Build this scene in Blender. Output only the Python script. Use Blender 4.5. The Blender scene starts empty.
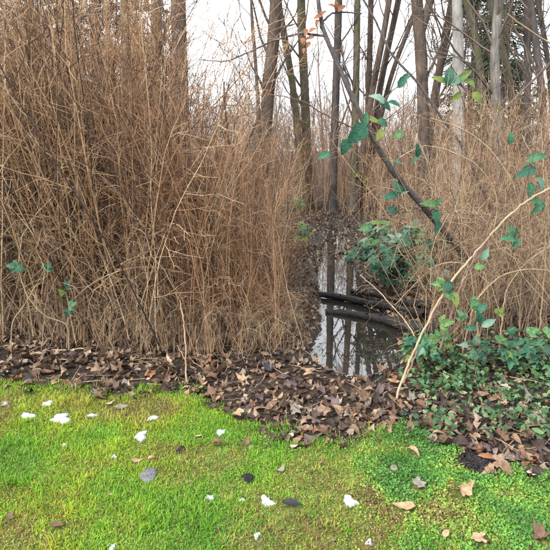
import bpy, math, random
import numpy as np
from mathutils import Vector, Matrix, Euler

random.seed(7)
rng = np.random.default_rng(11)
sc = bpy.context.scene
col = sc.collection
R = math.radians

# ------------------------------------------------------------------ camera
CAM_H, PITCH, FOV = 1.6, 13.3, 55.0
cam = bpy.data.cameras.new('camera'); cam_o = bpy.data.objects.new('camera', cam); col.objects.link(cam_o)
cam_o.location = (0, 0, CAM_H); cam_o.rotation_euler = (R(90 - PITCH), 0, 0)
cam.sensor_fit = 'HORIZONTAL'; cam.angle = R(FOV); cam.clip_start = 0.05; cam.clip_end = 2000
sc.camera = cam_o

# ------------------------------------------------------------------ sky, sun, exposure
SUN_EL, SUN_AZ = 40, 228          # azimuth clockwise from +Y: the sun stands behind the camera, veiled by cloud
w = bpy.data.worlds.new('World'); sc.world = w; w.use_nodes = True
nt = w.node_tree; nt.nodes.clear()
out = nt.nodes.new('ShaderNodeOutputWorld'); bg = nt.nodes.new('ShaderNodeBackground')
sky = nt.nodes.new('ShaderNodeTexSky'); sky.sky_type = 'NISHITA'; sky.sun_disc = False
sky.sun_elevation = R(SUN_EL); sky.sun_rotation = R(SUN_AZ); sky.dust_density = 3.0
tc = nt.nodes.new('ShaderNodeTexCoord'); mp = nt.nodes.new('ShaderNodeMapping'); mp.inputs['Scale'].default_value = (1, 1, 2.2)
nz = nt.nodes.new('ShaderNodeTexNoise'); nz.inputs['Scale'].default_value = 2.2; nz.inputs['Detail'].default_value = 6
rp = nt.nodes.new('ShaderNodeValToRGB')
rp.color_ramp.elements[0].position = 0.35; rp.color_ramp.elements[0].color = (7.2, 7.6, 8.1, 1)
rp.color_ramp.elements[1].position = 0.65; rp.color_ramp.elements[1].color = (9.8, 9.9, 10.0, 1)
mx = nt.nodes.new('ShaderNodeMix'); mx.data_type = 'RGBA'; mx.inputs[0].default_value = 0.88
L = nt.links.new
L(tc.outputs['Generated'], mp.inputs['Vector']); L(mp.outputs[0], nz.inputs['Vector']); L(nz.outputs['Fac'], rp.inputs[0])
L(sky.outputs[0], mx.inputs[6]); L(rp.outputs[0], mx.inputs[7]); L(mx.outputs[2], bg.inputs[0])
bg.inputs[1].default_value = 0.085
L(bg.outputs[0], out.inputs[0])
sun = bpy.data.lights.new('sun', 'SUN'); sun_o = bpy.data.objects.new('sun', sun); col.objects.link(sun_o)
sun.energy = 1.5; sun.angle = R(10); sun.color = (1.0, 0.96, 0.9)
d = Vector((math.sin(R(SUN_AZ)) * math.cos(R(SUN_EL)), math.cos(R(SUN_AZ)) * math.cos(R(SUN_EL)), math.sin(R(SUN_EL))))
sun_o.rotation_euler = d.to_track_quat('Z', 'Y').to_euler(); sun_o.location = d * 60
vs = sc.view_settings
vs.view_transform = 'Standard'; vs.look = 'None'; vs.gamma = 1; vs.use_curve_mapping = False; vs.exposure = 1.75
sc.cycles.max_bounces = 4; sc.cycles.diffuse_bounces = 2; sc.cycles.glossy_bounces = 2; sc.cycles.transmission_bounces = 2; sc.cycles.caustics_reflective = False; sc.cycles.caustics_refractive = False
sc.cycles.debug_use_spatial_splits = True

# ------------------------------------------------------------------ pixel helpers (a pixel is a direction; depth comes from ground or neighbours)
FPX = 275 / math.tan(R(FOV / 2)); CP, SP = math.cos(R(PITCH)), math.sin(R(PITCH))
def ray(px, py):
    u, v = (px - 275) / FPX, (275 - py) / FPX
    return np.array([u, CP + v * SP, -SP + v * CP])
def G(px, py, z=0.0):                     # on the ground
    r = ray(px, py); t = (z - CAM_H) / r[2]
    return np.array([r[0] * t, r[1] * t])
def D(px, py, Y):                         # at distance Y along the view
    r = ray(px, py); t = Y / r[1]
    return np.array([r[0] * t, Y, CAM_H + r[2] * t])

# ------------------------------------------------------------------ noise and terrain
_perm = rng.random((256, 256))
def vnoise(x, y, s=1.0, off=0):
    x = np.asarray(x, float) * s + off * 17.3 + 1000; y = np.asarray(y, float) * s + off * 9.1 + 1000
    xi = np.floor(x).astype(int); yi = np.floor(y).astype(int); fx = x - xi; fy = y - yi
    fx = fx * fx * (3 - 2 * fx); fy = fy * fy * (3 - 2 * fy)
    g = lambda a, b: _perm[a % 256, b % 256]
    return (g(xi, yi) * (1 - fx) + g(xi + 1, yi) * fx) * (1 - fy) + (g(xi, yi + 1) * (1 - fx) + g(xi + 1, yi + 1) * fx) * fy
def fbm(x, y, s=1.0, o=4, off=0):
    v = 0; a = .5
    for k in range(o):
        v = v + a * vnoise(x, y, s * 2 ** k, off + k * 3); a *= .5
    return v / (1 - .5 ** o)
EDGE_PX = [(-60, 384), (0, 386), (60, 389), (120, 398), (165, 394), (200, 400), (240, 420), (275, 438), (300, 447), (340, 441), (375, 430), (405, 424), (435, 438), (480, 462), (550, 476), (620, 482)]
_e = np.array([G(*p) for p in EDGE_PX])
def edge_y(x):
    x = np.asarray(x, float)
    return np.interp(x, _e[:, 0], _e[:, 1]) + (vnoise(x, x * 0, 7, 4) - .5) * .12 + (vnoise(x, x * 0, 22, 5) - .5) * .06
POOL = [(355, 362, .26, .09), (354, 350, .40, .16), (358, 325, .40, .16), (348, 300, .34, .15), (342, 283, .34, .12), (336, 268, .34, .085), (332, 250, .42, .068), (338, 232, .5, .062), (345, 218, .55, .055)]
_pl = np.array([list(G(a, b)) + [c, dd] for a, b, c, dd in POOL])
WATER_Z = -0.05
def pool_f(x, y):                         # 0 outside .. 1 on the centre line, and local depth
    best = np.zeros_like(x) ; dep = np.zeros_like(x)
    for i in range(len(_pl) - 1):
        a, b = _pl[i], _pl[i + 1]; ab = b[:2] - a[:2]
        t = np.clip(((x - a[0]) * ab[0] + (y - a[1]) * ab[1]) / (ab @ ab), 0, 1)
        dx = x - a[0] - t * ab[0]; dy = y - a[1] - t * ab[1]
        wd = a[2] + (b[2] - a[2]) * t; dp = a[3] + (b[3] - a[3]) * t
        f = np.clip(1.25 - np.hypot(dx, dy) / wd, 0, 1); f = f * f * (3 - 2 * f)
        dep = np.maximum(dep, f * dp); best = np.maximum(best, f)
    return best, dep
def H(x, y):
    x = np.asarray(x, float); y = np.asarray(y, float)
    near = np.clip((14 - y) / 6, 0, 1)
    e = edge_y(np.clip(x, -6, 6)); lawn = np.clip((e - y) / .25 + .5, 0, 1)
    z = (fbm(x, y, .6, 3, 1) - .5) * .06 * near + (fbm(x, y, 5, 3, 2) - .5) * .035 * (1 - .6 * lawn) + (fbm(x, y, 17, 2, 7) - .5) * .018 * (1 - .6 * lawn)
    pf, dp = pool_f(x, y)
    z = z - dp + np.clip(np.abs(x - 0.6) - 1.2, 0, 3) * .02 * near * (1 - lawn)
    return z
def h1(x, y): return float(H(np.array([x]), np.array([y]))[0])

# ------------------------------------------------------------------ mesh helpers
class MB:
    def __init__(s): s.v = []; s.q = []; s.t = []; s.r = []; s.n = 0
    def add(s, v, q=None, t=None, rnd=None):
        v = np.asarray(v, float).reshape(-1, 3)
        s.v.append(v)
        if q is not None and len(q): s.q.append(np.asarray(q, int).reshape(-1, 4) + s.n)
        if t is not None and len(t): s.t.append(np.asarray(t, int).reshape(-1, 3) + s.n)
        s.r.append(np.broadcast_to(np.asarray(0.0 if rnd is None else rnd, float), (len(v),))); s.n += len(v)
    def arrays(s):
        v = np.concatenate(s.v); r = np.concatenate(s.r)
        q = np.concatenate(s.q) if s.q else np.zeros((0, 4), int)
        t = np.concatenate(s.t) if s.t else np.zeros((0, 3), int)
        return v, q, t, r
    def tubes(s, paths, radii, sides=4, rnd=None, cap=False):
        paths = np.asarray(paths, float)
        if paths.ndim == 2: paths = paths[None]
        T, n, _ = paths.shape
        radii = np.broadcast_to(np.asarray(radii, float), (T, n))
        tan = np.gradient(paths, axis=1); tan /= np.linalg.norm(tan, axis=2, keepdims=True) + 1e-9
        ref = np.where(np.abs(tan[:, :1, 2:3]) > .8, np.array([[[1., .1, 0]]]), np.array([[[.05, .1, 1.]]]))
        a = np.cross(tan, np.broadcast_to(ref, tan.shape)); a /= np.linalg.norm(a, axis=2, keepdims=True) + 1e-9
        b = np.cross(tan, a)
        th = np.arange(sides) / sides * 2 * math.pi
        ring = a[:, :, None] * np.cos(th)[None, None, :, None] + b[:, :, None] * np.sin(th)[None, None, :, None]
        V = paths[:, :, None] + ring * radii[:, :, None, None]
        i = np.arange(n - 1)[:, None]; j = np.arange(sides)[None]
        k0 = i * sides + j; k1 = i * sides + (j + 1) % sides
        q = np.stack([k0, k1, k1 + sides, k0 + sides], -1).reshape(-1, 4)
        Q = (q[None] + (np.arange(T) * n * sides)[:, None, None]).reshape(-1, 4)
        rr = None
        if rnd is not None: rr = np.repeat(np.broadcast_to(np.asarray(rnd, float), (T,)), n * sides)
        s.add(V.reshape(-1, 3), Q, rnd=rr)
        if cap:
            for tix in range(T):
                for end in (0, n - 1):
                    rv = V[tix, end]; c = paths[tix, end] + (paths[tix, end] - paths[tix, 1 if end == 0 else n - 2]) * .01
                    tr = [[sides, jj, (jj + 1) % sides] for jj in range(sides)]
                    s.add(np.vstack([rv, c]), t=tr, rnd=.5)
    def mesh(s, name, mat, smooth=True):
        v, q, t, r = s.arrays(); me = bpy.data.meshes.new(name)
        nq, ntv = len(q), len(t)
        me.vertices.add(len(v)); me.vertices.foreach_set('co', v.astype(np.float32).ravel())
        me.loops.add(nq * 4 + ntv * 3); me.loops.foreach_set('vertex_index', np.concatenate([q.ravel(), t.ravel()]).astype(np.int32))
        me.polygons.add(nq + ntv)
        st = np.concatenate([np.arange(nq) * 4, nq * 4 + np.arange(ntv) * 3]).astype(np.int32)
        me.polygons.foreach_set('loop_start', st)
        me.polygons.foreach_set('use_smooth', np.full(nq + ntv, smooth))
        at = me.attributes.new('rnd', 'FLOAT', 'POINT'); at.data.foreach_set('value', r.astype(np.float32))
        me.update(calc_edges=True); me.validate()
        me.materials.append(mat); return me
    def build(s, name, mat, parent=None, smooth=True):
        return put(name, s.mesh(name, mat, smooth), parent)
def put(name, me, parent=None, loc=None, rot=None, scale=None, mode='XYZ'):
    o = bpy.data.objects.new(name, me); col.objects.link(o)
    if parent is not None: o.parent = parent
    o.rotation_mode = mode
    if loc is not None: o.location = loc
    if rot is not None: o.rotation_euler = rot
    if scale is not None: o.scale = scale if hasattr(scale, '__len__') else (scale,) * 3
    return o
def tag(o, label=None, cat=None, group=None, kind=None):
    if label: o['label'] = label
    if cat: o['category'] = cat
    if group: o['group'] = group
    if kind: o['kind'] = kind
    return o
def empty(name, loc, label, cat, group=None):
    o = bpy.data.objects.new(name, None); col.objects.link(o); o.location = loc; o.empty_display_size = .1
    return tag(o, label, cat, group)
def rotmats(ax, ay, az):                  # arrays -> (K,3,3), R = Rz Ry Rx
    cx, sx, cy, sy, cz, sz = np.cos(ax), np.sin(ax), np.cos(ay), np.sin(ay), np.cos(az), np.sin(az)
    return np.stack([np.stack([cz * cy, cz * sy * sx - sz * cx, cz * sy * cx + sz * sx], -1),
                     np.stack([sz * cy, sz * sy * sx + cz * cx, sz * sy * cx - cz * sx], -1),
                     np.stack([-sy, cy * sx, cy * cx], -1)], 1)
def scatter(mb, templates, pos, ax, ay, az, scl, rnd):
    K = len(pos); ch = rng.integers(0, len(templates), K); RM = rotmats(ax, ay, az)
    for ti, (v, q, t, r) in enumerate(templates):
        ix = np.where(ch == ti)[0]
        if not len(ix): continue
        V = np.einsum('kij,vj->kvi', RM[ix], v) * scl[ix, None, None] + pos[ix, None]
        n = len(v); o = (np.arange(len(ix)) * n)[:, None, None]
        mb.add(V.reshape(-1, 3), (q[None] + o).reshape(-1, 4) if len(q) else None, (t[None] + o).reshape(-1, 3) if len(t) else None,
               (np.repeat(rnd[ix], n) + np.tile(r, len(ix))) % 1.0)

# ------------------------------------------------------------------ materials
def mat_base(name, rough=.8, spec=.3):
    m = bpy.data.materials.new(name); m.use_nodes = True
    b = m.node_tree.nodes['Principled BSDF']; b.inputs['Roughness'].default_value = rough; b.inputs['Specular IOR Level'].default_value = spec
    return m, m.node_tree, b
def ramp(nt, stops, interp='LINEAR'):
    r = nt.nodes.new('ShaderNodeValToRGB'); cr = r.color_ramp; cr.interpolation = interp
    while len(cr.elements) < len(stops): cr.elements.new(.5)
    for e, (p, c) in zip(cr.elements, stops): e.position = p; e.color = (*c, 1)
    return r
def tex_noise(nt, scale, detail=4, vec=None, rough=.6):
    n = nt.nodes.new('ShaderNodeTexNoise'); n.inputs['Scale'].default_value = scale; n.inputs['Detail'].default_value = detail; n.inputs['Roughness'].default_value = rough
    if vec is not None: nt.links.new(vec, n.inputs['Vector'])
    return n
def mul_var(nt, colsock, fac, lo, hi):
    mr = nt.nodes.new('ShaderNodeMapRange'); mr.inputs[1].default_value = .3; mr.inputs[2].default_value = .7; mr.inputs[3].default_value = lo; mr.inputs[4].default_value = hi
    nt.links.new(fac, mr.inputs[0])
    v = nt.nodes.new('ShaderNodeVectorMath'); v.operation = 'SCALE'; nt.links.new(colsock, v.inputs[0]); nt.links.new(mr.outputs[0], v.inputs['Scale'])
    return v.outputs[0]
def pick(nt):                              # a number per instance, from the mesh or the object
    a = nt.nodes.new('ShaderNodeAttribute'); a.attribute_name = 'rnd'
    oi = nt.nodes.new('ShaderNodeObjectInfo')
    ad = nt.nodes.new('ShaderNodeMath'); nt.links.new(a.outputs['Fac'], ad.inputs[0]); nt.links.new(oi.outputs['Random'], ad.inputs[1])
    fr = nt.nodes.new('ShaderNodeMath'); fr.operation = 'FRACT'; nt.links.new(ad.outputs[0], fr.inputs[0])
    return fr.outputs[0]
def bump(nt, b, h, strength=.4, dist=.01):
    bn = nt.nodes.new('ShaderNodeBump'); bn.inputs['Strength'].default_value = strength; bn.inputs['Distance'].default_value = dist
    nt.links.new(h, bn.inputs['Height']); nt.links.new(bn.outputs[0], b.inputs['Normal'])
def rnd_mat(name, stops, rough=.8, nscale=30, lo=.7, hi=1.25, transl=0, spec=.25, bmp=0, interp='LINEAR', stretch=None, vein=0):
    m, nt, b = mat_base(name, rough, spec)
    f = pick(nt); r = ramp(nt, stops, interp); nt.links.new(f, r.inputs[0])
    g = nt.nodes.new('ShaderNodeNewGeometry'); vec = g.outputs['Position']
    if stretch:
        tcn = nt.nodes.new('ShaderNodeTexCoord'); mpn = nt.nodes.new('ShaderNodeMapping'); mpn.inputs['Scale'].default_value = stretch
        nt.links.new(tcn.outputs['Object'], mpn.inputs[0]); vec = mpn.outputs[0]
    n = tex_noise(nt, nscale, 4, vec)
    c = mul_var(nt, r.outputs[0], n.outputs['Fac'], lo, hi)
    if vein:                               # midrib and slanting side veins, in the leaf's own coordinates
        tcn = nt.nodes.new('ShaderNodeTexCoord'); sp = nt.nodes.new('ShaderNodeSeparateXYZ'); nt.links.new(tcn.outputs['Object'], sp.inputs[0])
        def mth(op, a_, b_=None):
            q = nt.nodes.new('ShaderNodeMath'); q.operation = op
            for k_, v_ in enumerate((a_, b_)):
                if v_ is None: continue
                if isinstance(v_, (int, float)): q.inputs[k_].default_value = v_
                else: nt.links.new(v_, q.inputs[k_])
            return q.outputs[0]
        ay = mth('ABSOLUTE', sp.outputs['Y']); side = mth('FRACT', mth('MULTIPLY', mth('SUBTRACT', sp.outputs['X'], mth('MULTIPLY', ay, .8)), 8.0))
        v1 = mth('LESS_THAN', ay, .014); v2 = mth('MULTIPLY', mth('LESS_THAN', side, .13), .55); vv = mth('MAXIMUM', v1, v2)
        sc_ = nt.nodes.new('ShaderNodeVectorMath'); sc_.operation = 'SCALE'; nt.links.new(c, sc_.inputs[0]); nt.links.new(mth('ADD', mth('MULTIPLY', vv, vein), 1.0), sc_.inputs['Scale']); c = sc_.outputs[0]
        n9 = tex_noise(nt, 5, 5, tcn.outputs['Object'], .7); c = mul_var(nt, c, n9.outputs['Fac'], .72, 1.2)
    nt.links.new(c, b.inputs['Base Color'])
    if bmp: bump(nt, b, n.outputs['Fac'], bmp)
    if transl:
        tr = nt.nodes.new('ShaderNodeBsdfTranslucent'); nt.links.new(c, tr.inputs[0])
        ms = nt.nodes.new('ShaderNodeMixShader'); ms.inputs[0].default_value = transl
        o = nt.nodes['Material Output']; nt.links.new(b.outputs[0], ms.inputs[1]); nt.links.new(tr.outputs[0], ms.inputs[2]); nt.links.new(ms.outputs[0], o.inputs[0])
    return m
M = {}
M['cane'] = rnd_mat('cane_bark', [(0, (.045, .032, .028)), (.24, (.095, .062, .046)), (.38, (.28, .16, .095)), (.5, (.42, .27, .16)), (.62, (.50, .36, .235)), (.78, (.33, .175, .095)), (.9, (.40, .25, .145)), (1, (.56, .43, .30))], .75, 25, .65, 1.3)
M['cane_red'] = rnd_mat('russet_cane_bark', [(0, (.07, .04, .03)), (.2, (.20, .10, .06)), (.4, (.34, .18, .095)), (.6, (.44, .26, .145)), (.8, (.30, .145, .075)), (1, (.48, .33, .21))], .75, 25, .65, 1.3)
M['cane_grey'] = rnd_mat('grey_cane_bark', [(0, (.06, .045, .036)), (.25, (.16, .11, .078)), (.5, (.36, .25, .155)), (.75, (.44, .33, .21)), (1, (.26, .18, .12))], .75, 25, .65, 1.3)
M['pale_cane'] = rnd_mat('pale_bramble_bark', [(0, (.30, .215, .14)), (.5, (.37, .275, .18)), (1, (.26, .18, .12))], .6, 14, .75, 1.2)
M['purple_cane'] = rnd_mat('purple_bramble_bark', [(0, (.20, .135, .12)), (1, (.25, .175, .145))], .55, 9, .6, 1.6)
M['dark_stem'] = rnd_mat('dark_stem_bark', [(0, (.085, .075, .075)), (1, (.12, .10, .095))], .8, 40, .6, 1.4, bmp=.4)
M['brown_stem'] = rnd_mat('brown_stem_bark', [(0, (.10, .062, .045)), (1, (.16, .10, .07))], .8, 40, .6, 1.4, bmp=.4)
def bark(name, c0, c1, moss=0):
    m, nt, b = mat_base(name, .9, .15)
    tcn = nt.nodes.new('ShaderNodeTexCoord'); mpn = nt.nodes.new('ShaderNodeMapping'); mpn.inputs['Scale'].default_value = (1, 1, .18); nt.links.new(tcn.outputs['Object'], mpn.inputs[0])
    n = tex_noise(nt, 26, 6, mpn.outputs[0], .7); n2 = tex_noise(nt, 2.3, 4, tcn.outputs['Object'])
    r = ramp(nt, [(.32, c0), (.68, c1)]); nt.links.new(n.outputs['Fac'], r.inputs[0])
    c = mul_var(nt, r.outputs[0], n2.outputs['Fac'], .7, 1.3)
    if moss:
        n3 = tex_noise(nt, 3.5, 5, tcn.outputs['Object'], .7); mr = nt.nodes.new('ShaderNodeMapRange'); mr.inputs[1].default_value = .62 - moss * .25; mr.inputs[2].default_value = .72 - moss * .2
        nt.links.new(n3.outputs['Fac'], mr.inputs[0]); mi = nt.nodes.new('ShaderNodeMix'); mi.data_type = 'RGBA'
        nt.links.new(mr.outputs[0], mi.inputs[0]); nt.links.new(c, mi.inputs[6]); mi.inputs[7].default_value = (.12, .122, .062, 1); c = mi.outputs[2]
    nt.links.new(c, b.inputs['Base Color']); bump(nt, b, n.outputs['Fac'], .8, .03)
    return m
M['bark_brown'] = bark('brown_tree_bark', (.055, .042, .035), (.17, .13, .105))
M['bark_grey'] = bark('grey_tree_bark', (.09, .085, .08), (.26, .24, .22), .25)
M['bark_moss'] = bark('mossy_tree_bark', (.07, .06, .05), (.20, .17, .14), .7)
M['bark_dark'] = bark('dark_tree_bark', (.05, .045, .045), (.13, .11, .105))
M['bark_pale'] = bark('pale_tree_bark', (.17, .165, .16), (.36, .35, .33), .15)
M['twig'] = rnd_mat('tree_twig_bark', [(0, (.09, .07, .058)), (1, (.19, .15, .12))], .9, 12, .8, 1.2)
M['far'] = rnd_mat('far_tree_bark', [(0, (.16, .13, .115)), (1, (.28, .24, .21))], .9, 3, .8, 1.2)
M['needle'] = rnd_mat('conifer_needles', [(0, (.035, .062, .040)), (.6, (.055, .085, .050)), (1, (.085, .115, .06))], .6, 5, .7, 1.3, transl=.2)
M['bramble_leaf'] = rnd_mat('bramble_leaf', [(0, (.018, .078, .048)), (.35, (.028, .105, .062)), (.7, (.045, .135, .065)), (.9, (.07, .165, .06)), (1, (.10, .19, .055))], .5, 70, .6, 1.4, transl=.14, spec=.3, bmp=.5, vein=0.45)
M['pale_leaf'] = rnd_mat('pale_leaf_underside', [(0, (.10, .19, .135)), (1, (.18, .27, .20))], .6, 60, .85, 1.15, transl=.15, vein=0.25)
M['yellow_leaf'] = rnd_mat('yellow_green_leaf', [(0, (.10, .17, .04)), (1, (.17, .21, .05))], .5, 60, .8, 1.2, transl=.3, vein=0.3)
M['ivy'] = rnd_mat('ivy_leaf', [(0, (.022, .065, .026)), (.4, (.04, .11, .038)), (.75, (.075, .165, .055)), (1, (.15, .23, .09))], .42, 50, .75, 1.25, transl=.12, spec=.45)
LITTER = [(0, (.022, .016, .014)), (.15, (.055, .036, .026)), (.35, (.15, .093, .058)), (.52, (.26, .165, .10)), (.66, (.075, .05, .042)), (.80, (.35, .24, .152)), (.92, (.17, .135, .12)), (1, (.42, .31, .21))]
M['litter'] = rnd_mat('dead_leaf', LITTER, .6, 45, .6, 1.35, transl=.08, spec=.35, bmp=.3)
M['leaf_tan'] = rnd_mat('tan_dead_leaf', [(0, (.37, .245, .15)), (1, (.43, .295, .18))], .6, 45, .7, 1.25, transl=.06, bmp=.3, vein=-0.28)
M['leaf_rust'] = rnd_mat('rust_dead_leaf', [(0, (.22, .095, .05)), (1, (.27, .12, .06))], .6, 45, .7, 1.25, transl=.06, bmp=.3, vein=-0.25)
M['leaf_brown'] = rnd_mat('brown_dead_leaf', [(0, (.12, .07, .046)), (1, (.165, .095, .06))], .6, 45, .7, 1.25, transl=.06, bmp=.3, vein=0.3)
M['leaf_grey'] = rnd_mat('grey_dead_leaf', [(0, (.20, .18, .15)), (1, (.26, .225, .19))], .6, 45, .7, 1.25, transl=.06, bmp=.3, vein=-0.25)
M['leaf_cream'] = rnd_mat('cream_dead_leaf', [(0, (.40, .33, .24)), (1, (.46, .38, .28))], .6, 45, .75, 1.2, transl=.06, bmp=.3, vein=-0.25)
M['leaf_black'] = rnd_mat('black_wet_leaf', [(0, (.018, .019, .028)), (1, (.028, .028, .04))], .4, 45, .7, 1.3, spec=.4)
M['leaf_dark'] = rnd_mat('dark_dead_leaf', [(0, (.04, .027, .023)), (1, (.065, .042, .033))], .55, 45, .7, 1.3, transl=.05, bmp=.3, vein=0.3)
M['leaf_mid'] = rnd_mat('dull_tan_dead_leaf', [(0, (.21, .14, .095)), (1, (.26, .175, .115))], .6, 45, .7, 1.25, transl=.06, bmp=.3, vein=-0.28)
M['leaf_plum'] = rnd_mat('purplish_dead_leaf', [(0, (.075, .052, .054)), (1, (.11, .078, .078))], .5, 45, .7, 1.3, transl=.05, bmp=.3, vein=0.3)
M['stone'] = rnd_mat('grey_stone', [(0, (.115, .118, .125)), (1, (.13, .132, .14))], .7, 60, .55, 1.5, bmp=.4)
M['black_soil'] = rnd_mat('black_soil', [(0, (.014, .012, .013)), (1, (.035, .03, .03))], .9, 40, .6, 1.5, bmp=.6)
M['grass'] = rnd_mat('grass_blade', [(0, (.07, .21, .025)), (.25, (.14, .34, .03)), (.5, (.23, .43, .03)), (.72, (.38, .46, .03)), (.84, (.44, .36, .08)), (.93, (.33, .22, .10)), (1, (.16, .10, .055))], .6, 9, .8, 1.2, transl=.28)
M['moss'] = rnd_mat('mossy_ground_cover', [(0, (.06, .17, .045)), (.35, (.11, .27, .06)), (.65, (.17, .35, .06)), (.82, (.29, .40, .06)), (.92, (.34, .30, .10)), (1, (.17, .105, .06))], .6, 9, .75, 1.25, transl=.2)
M['bank_grass'] = rnd_mat('far_bank_grass', [(0, (.16, .17, .06)), (.5, (.26, .23, .11)), (1, (.36, .28, .16))], .7, 5, .8, 1.2, transl=.2)
def snow_mat():
    m, nt, b = mat_base('old_snow', .55, .3)
    n = tex_noise(nt, 90, 4); g = nt.nodes.new('ShaderNodeNewGeometry'); nt.links.new(g.outputs['Position'], n.inputs['Vector'])
    r = ramp(nt, [(.3, (.34, .38, .40)), (.6, (.50, .53, .54))]); nt.links.new(n.outputs['Fac'], r.inputs[0]); nt.links.new(r.outputs[0], b.inputs['Base Color'])
    b.inputs['Subsurface Weight'].default_value = .2; b.inputs['Subsurface Radius'].default_value = (.01, .01, .01); bump(nt, b, n.outputs['Fac'], .6)
    return m
M['snow'] = snow_mat()
def ground_mat():
    m, nt, b = mat_base('leaf_mould_soil', .85, .25)
    g = nt.nodes.new('ShaderNodeNewGeometry'); P = g.outputs['Position']
    n1 = tex_noise(nt, 28, 6, P, .7); n2 = tex_noise(nt, 3.0, 4, P)
    r = ramp(nt, [(.30, (.012, .009, .008)), (.48, (.035, .024, .018)), (.60, (.085, .058, .04)), (.74, (.16, .115, .08))]); nt.links.new(n1.outputs['Fac'], r.inputs[0])
    c = mul_var(nt, r.outputs[0], n2.outputs['Fac'], .7, 1.3)
    at = nt.nodes.new('ShaderNodeAttribute'); at.attribute_name = 'wet'
    wetr = ramp(nt, [(.35, (.010, .010, .011)), (.62, (.045, .037, .031))]); nt.links.new(n1.outputs['Fac'], wetr.inputs[0])
    ad = nt.nodes.new('ShaderNodeMath'); ad.operation = 'MULTIPLY_ADD'; ad.use_clamp = True; nt.links.new(n2.outputs['Fac'], ad.inputs[0]); ad.inputs[1].default_value = .0; nt.links.new(at.outputs['Fac'], ad.inputs[2])
    mi = nt.nodes.new('ShaderNodeMix'); mi.data_type = 'RGBA'; nt.links.new(ad.outputs[0], mi.inputs[0]); nt.links.new(c, mi.inputs[6]); nt.links.new(wetr.outputs[0], mi.inputs[7])
    nt.links.new(mi.outputs[2], b.inputs['Base Color'])
    rr = nt.nodes.new('ShaderNodeMapRange'); nt.links.new(ad.outputs[0], rr.inputs[0]); rr.inputs[3].default_value = .9; rr.inputs[4].default_value = .22; nt.links.new(rr.outputs[0], b.inputs['Roughness'])
    bump(nt, b, n1.outputs['Fac'], .8, .02)
    return m
M['ground'] = ground_mat()
def lawn_mat():
    m, nt, b = mat_base('lawn_thatch', .9, .15)
    g = nt.nodes.new('ShaderNodeNewGeometry'); P = g.outputs['Position']
    n1 = tex_noise(nt, 60, 5, P, .7); n2 = tex_noise(nt, 6, 4, P)
    r = ramp(nt, [(.34, (.03, .035, .012)), (.5, (.11, .14, .028)), (.66, (.24, .19, .07))]); nt.links.new(n1.outputs['Fac'], r.inputs[0])
    c = mul_var(nt, r.outputs[0], n2.outputs['Fac'], .75, 1.2); nt.links.new(c, b.inputs['Base Color']); bump(nt, b, n1.outputs['Fac'], .8, .01)
    return m
M['lawn'] = lawn_mat()
def water_mat():
    m, nt, b = mat_base('still_water', .015, .5)
    b.inputs['Base Color'].default_value = (.022, .019, .015, 1); b.inputs['IOR'].default_value = 2.0; b.inputs['Specular IOR Level'].default_value = .6
    g = nt.nodes.new('ShaderNodeNewGeometry'); n = tex_noise(nt, 9, 2, g.outputs['Position']); bump(nt, b, n.outputs['Fac'], .05, .004)
    return m
M['water'] = water_mat()
M['log'] = rnd_mat('wet_black_log', [(0, (.009, .0085, .009)), (1, (.02, .018, .018))], .5, 24, .5, 1.9, spec=.35, bmp=1.0, stretch=(.6, 3, 3))

# ------------------------------------------------------------------ ground, lawn, water
def axis(lo, hi, step, far):
    a = list(np.arange(lo, hi + 1e-6, step)); s = step; x = hi
    up = []
    while x < far: s *= 1.35; x += s; up.append(x)
    s = step; x = lo; dn = []
    while x > -far: s *= 1.35; x -= s; dn.append(x)
    return np.array(dn[::-1] + a + up)
xs = axis(-4.5, 5.5, .045, 500); ys = axis(2.4, 13, .045, 600)
X, Y = np.meshgrid(xs, ys); Z = H(X, Y)
nx, ny = len(xs), len(ys)
ii = (np.arange(ny - 1)[:, None] * nx + np.arange(nx - 1)[None]); quads = np.stack([ii, ii + 1, ii + nx + 1, ii + nx], -1).reshape(-1, 4)
mb = MB(); mb.add(np.stack([X, Y, Z], -1), quads); ground = mb.build('ground', M['ground']); tag(ground, kind='structure')
pf, dp = pool_f(X.ravel(), Y.ravel())
wet = np.clip(np.clip((.05 - (Z.ravel() - WATER_Z)) / .05, 0, 1) + (pf > .02) * np.clip(pf * 1.5, 0, 1) * .9 * np.clip(fbm(X.ravel(), Y.ravel(), 6, 3, 9) * 2.2 - .5, 0, 1), 0, 1)
at = ground.data.attributes.new('wet', 'FLOAT', 'POINT'); at.data.foreach_set('value', wet.astype(np.float32))

nu, nv = 260, 70
lx = np.linspace(-7, 7, nu); lv = np.linspace(0, 1, nv) ** .7
LX = np.broadcast_to(lx[:, None], (nu, nv)); LY = -4 + (edge_y(np.clip(LX, -6, 6)) + .02 + 4) * lv[None]
LZ = H(LX, LY) + .007 - .016 * np.clip((lv[None] - .985) / .015, 0, 1)
ii = (np.arange(nu - 1)[:, None] * nv + np.arange(nv - 1)[None]); quads = np.stack([ii, ii + nv, ii + nv + 1, ii + 1], -1).reshape(-1, 4)
mb = MB(); mb.add(np.stack([LX, LY, LZ], -1), quads); tag(mb.build('lawn', M['lawn']), kind='structure')

wx0, wx1, wy0, wy1 = _pl[:, 0].min() - 1.2, _pl[:, 0].max() + 1.2, _pl[0, 1] - .6, 11.5
mb = MB()
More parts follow.
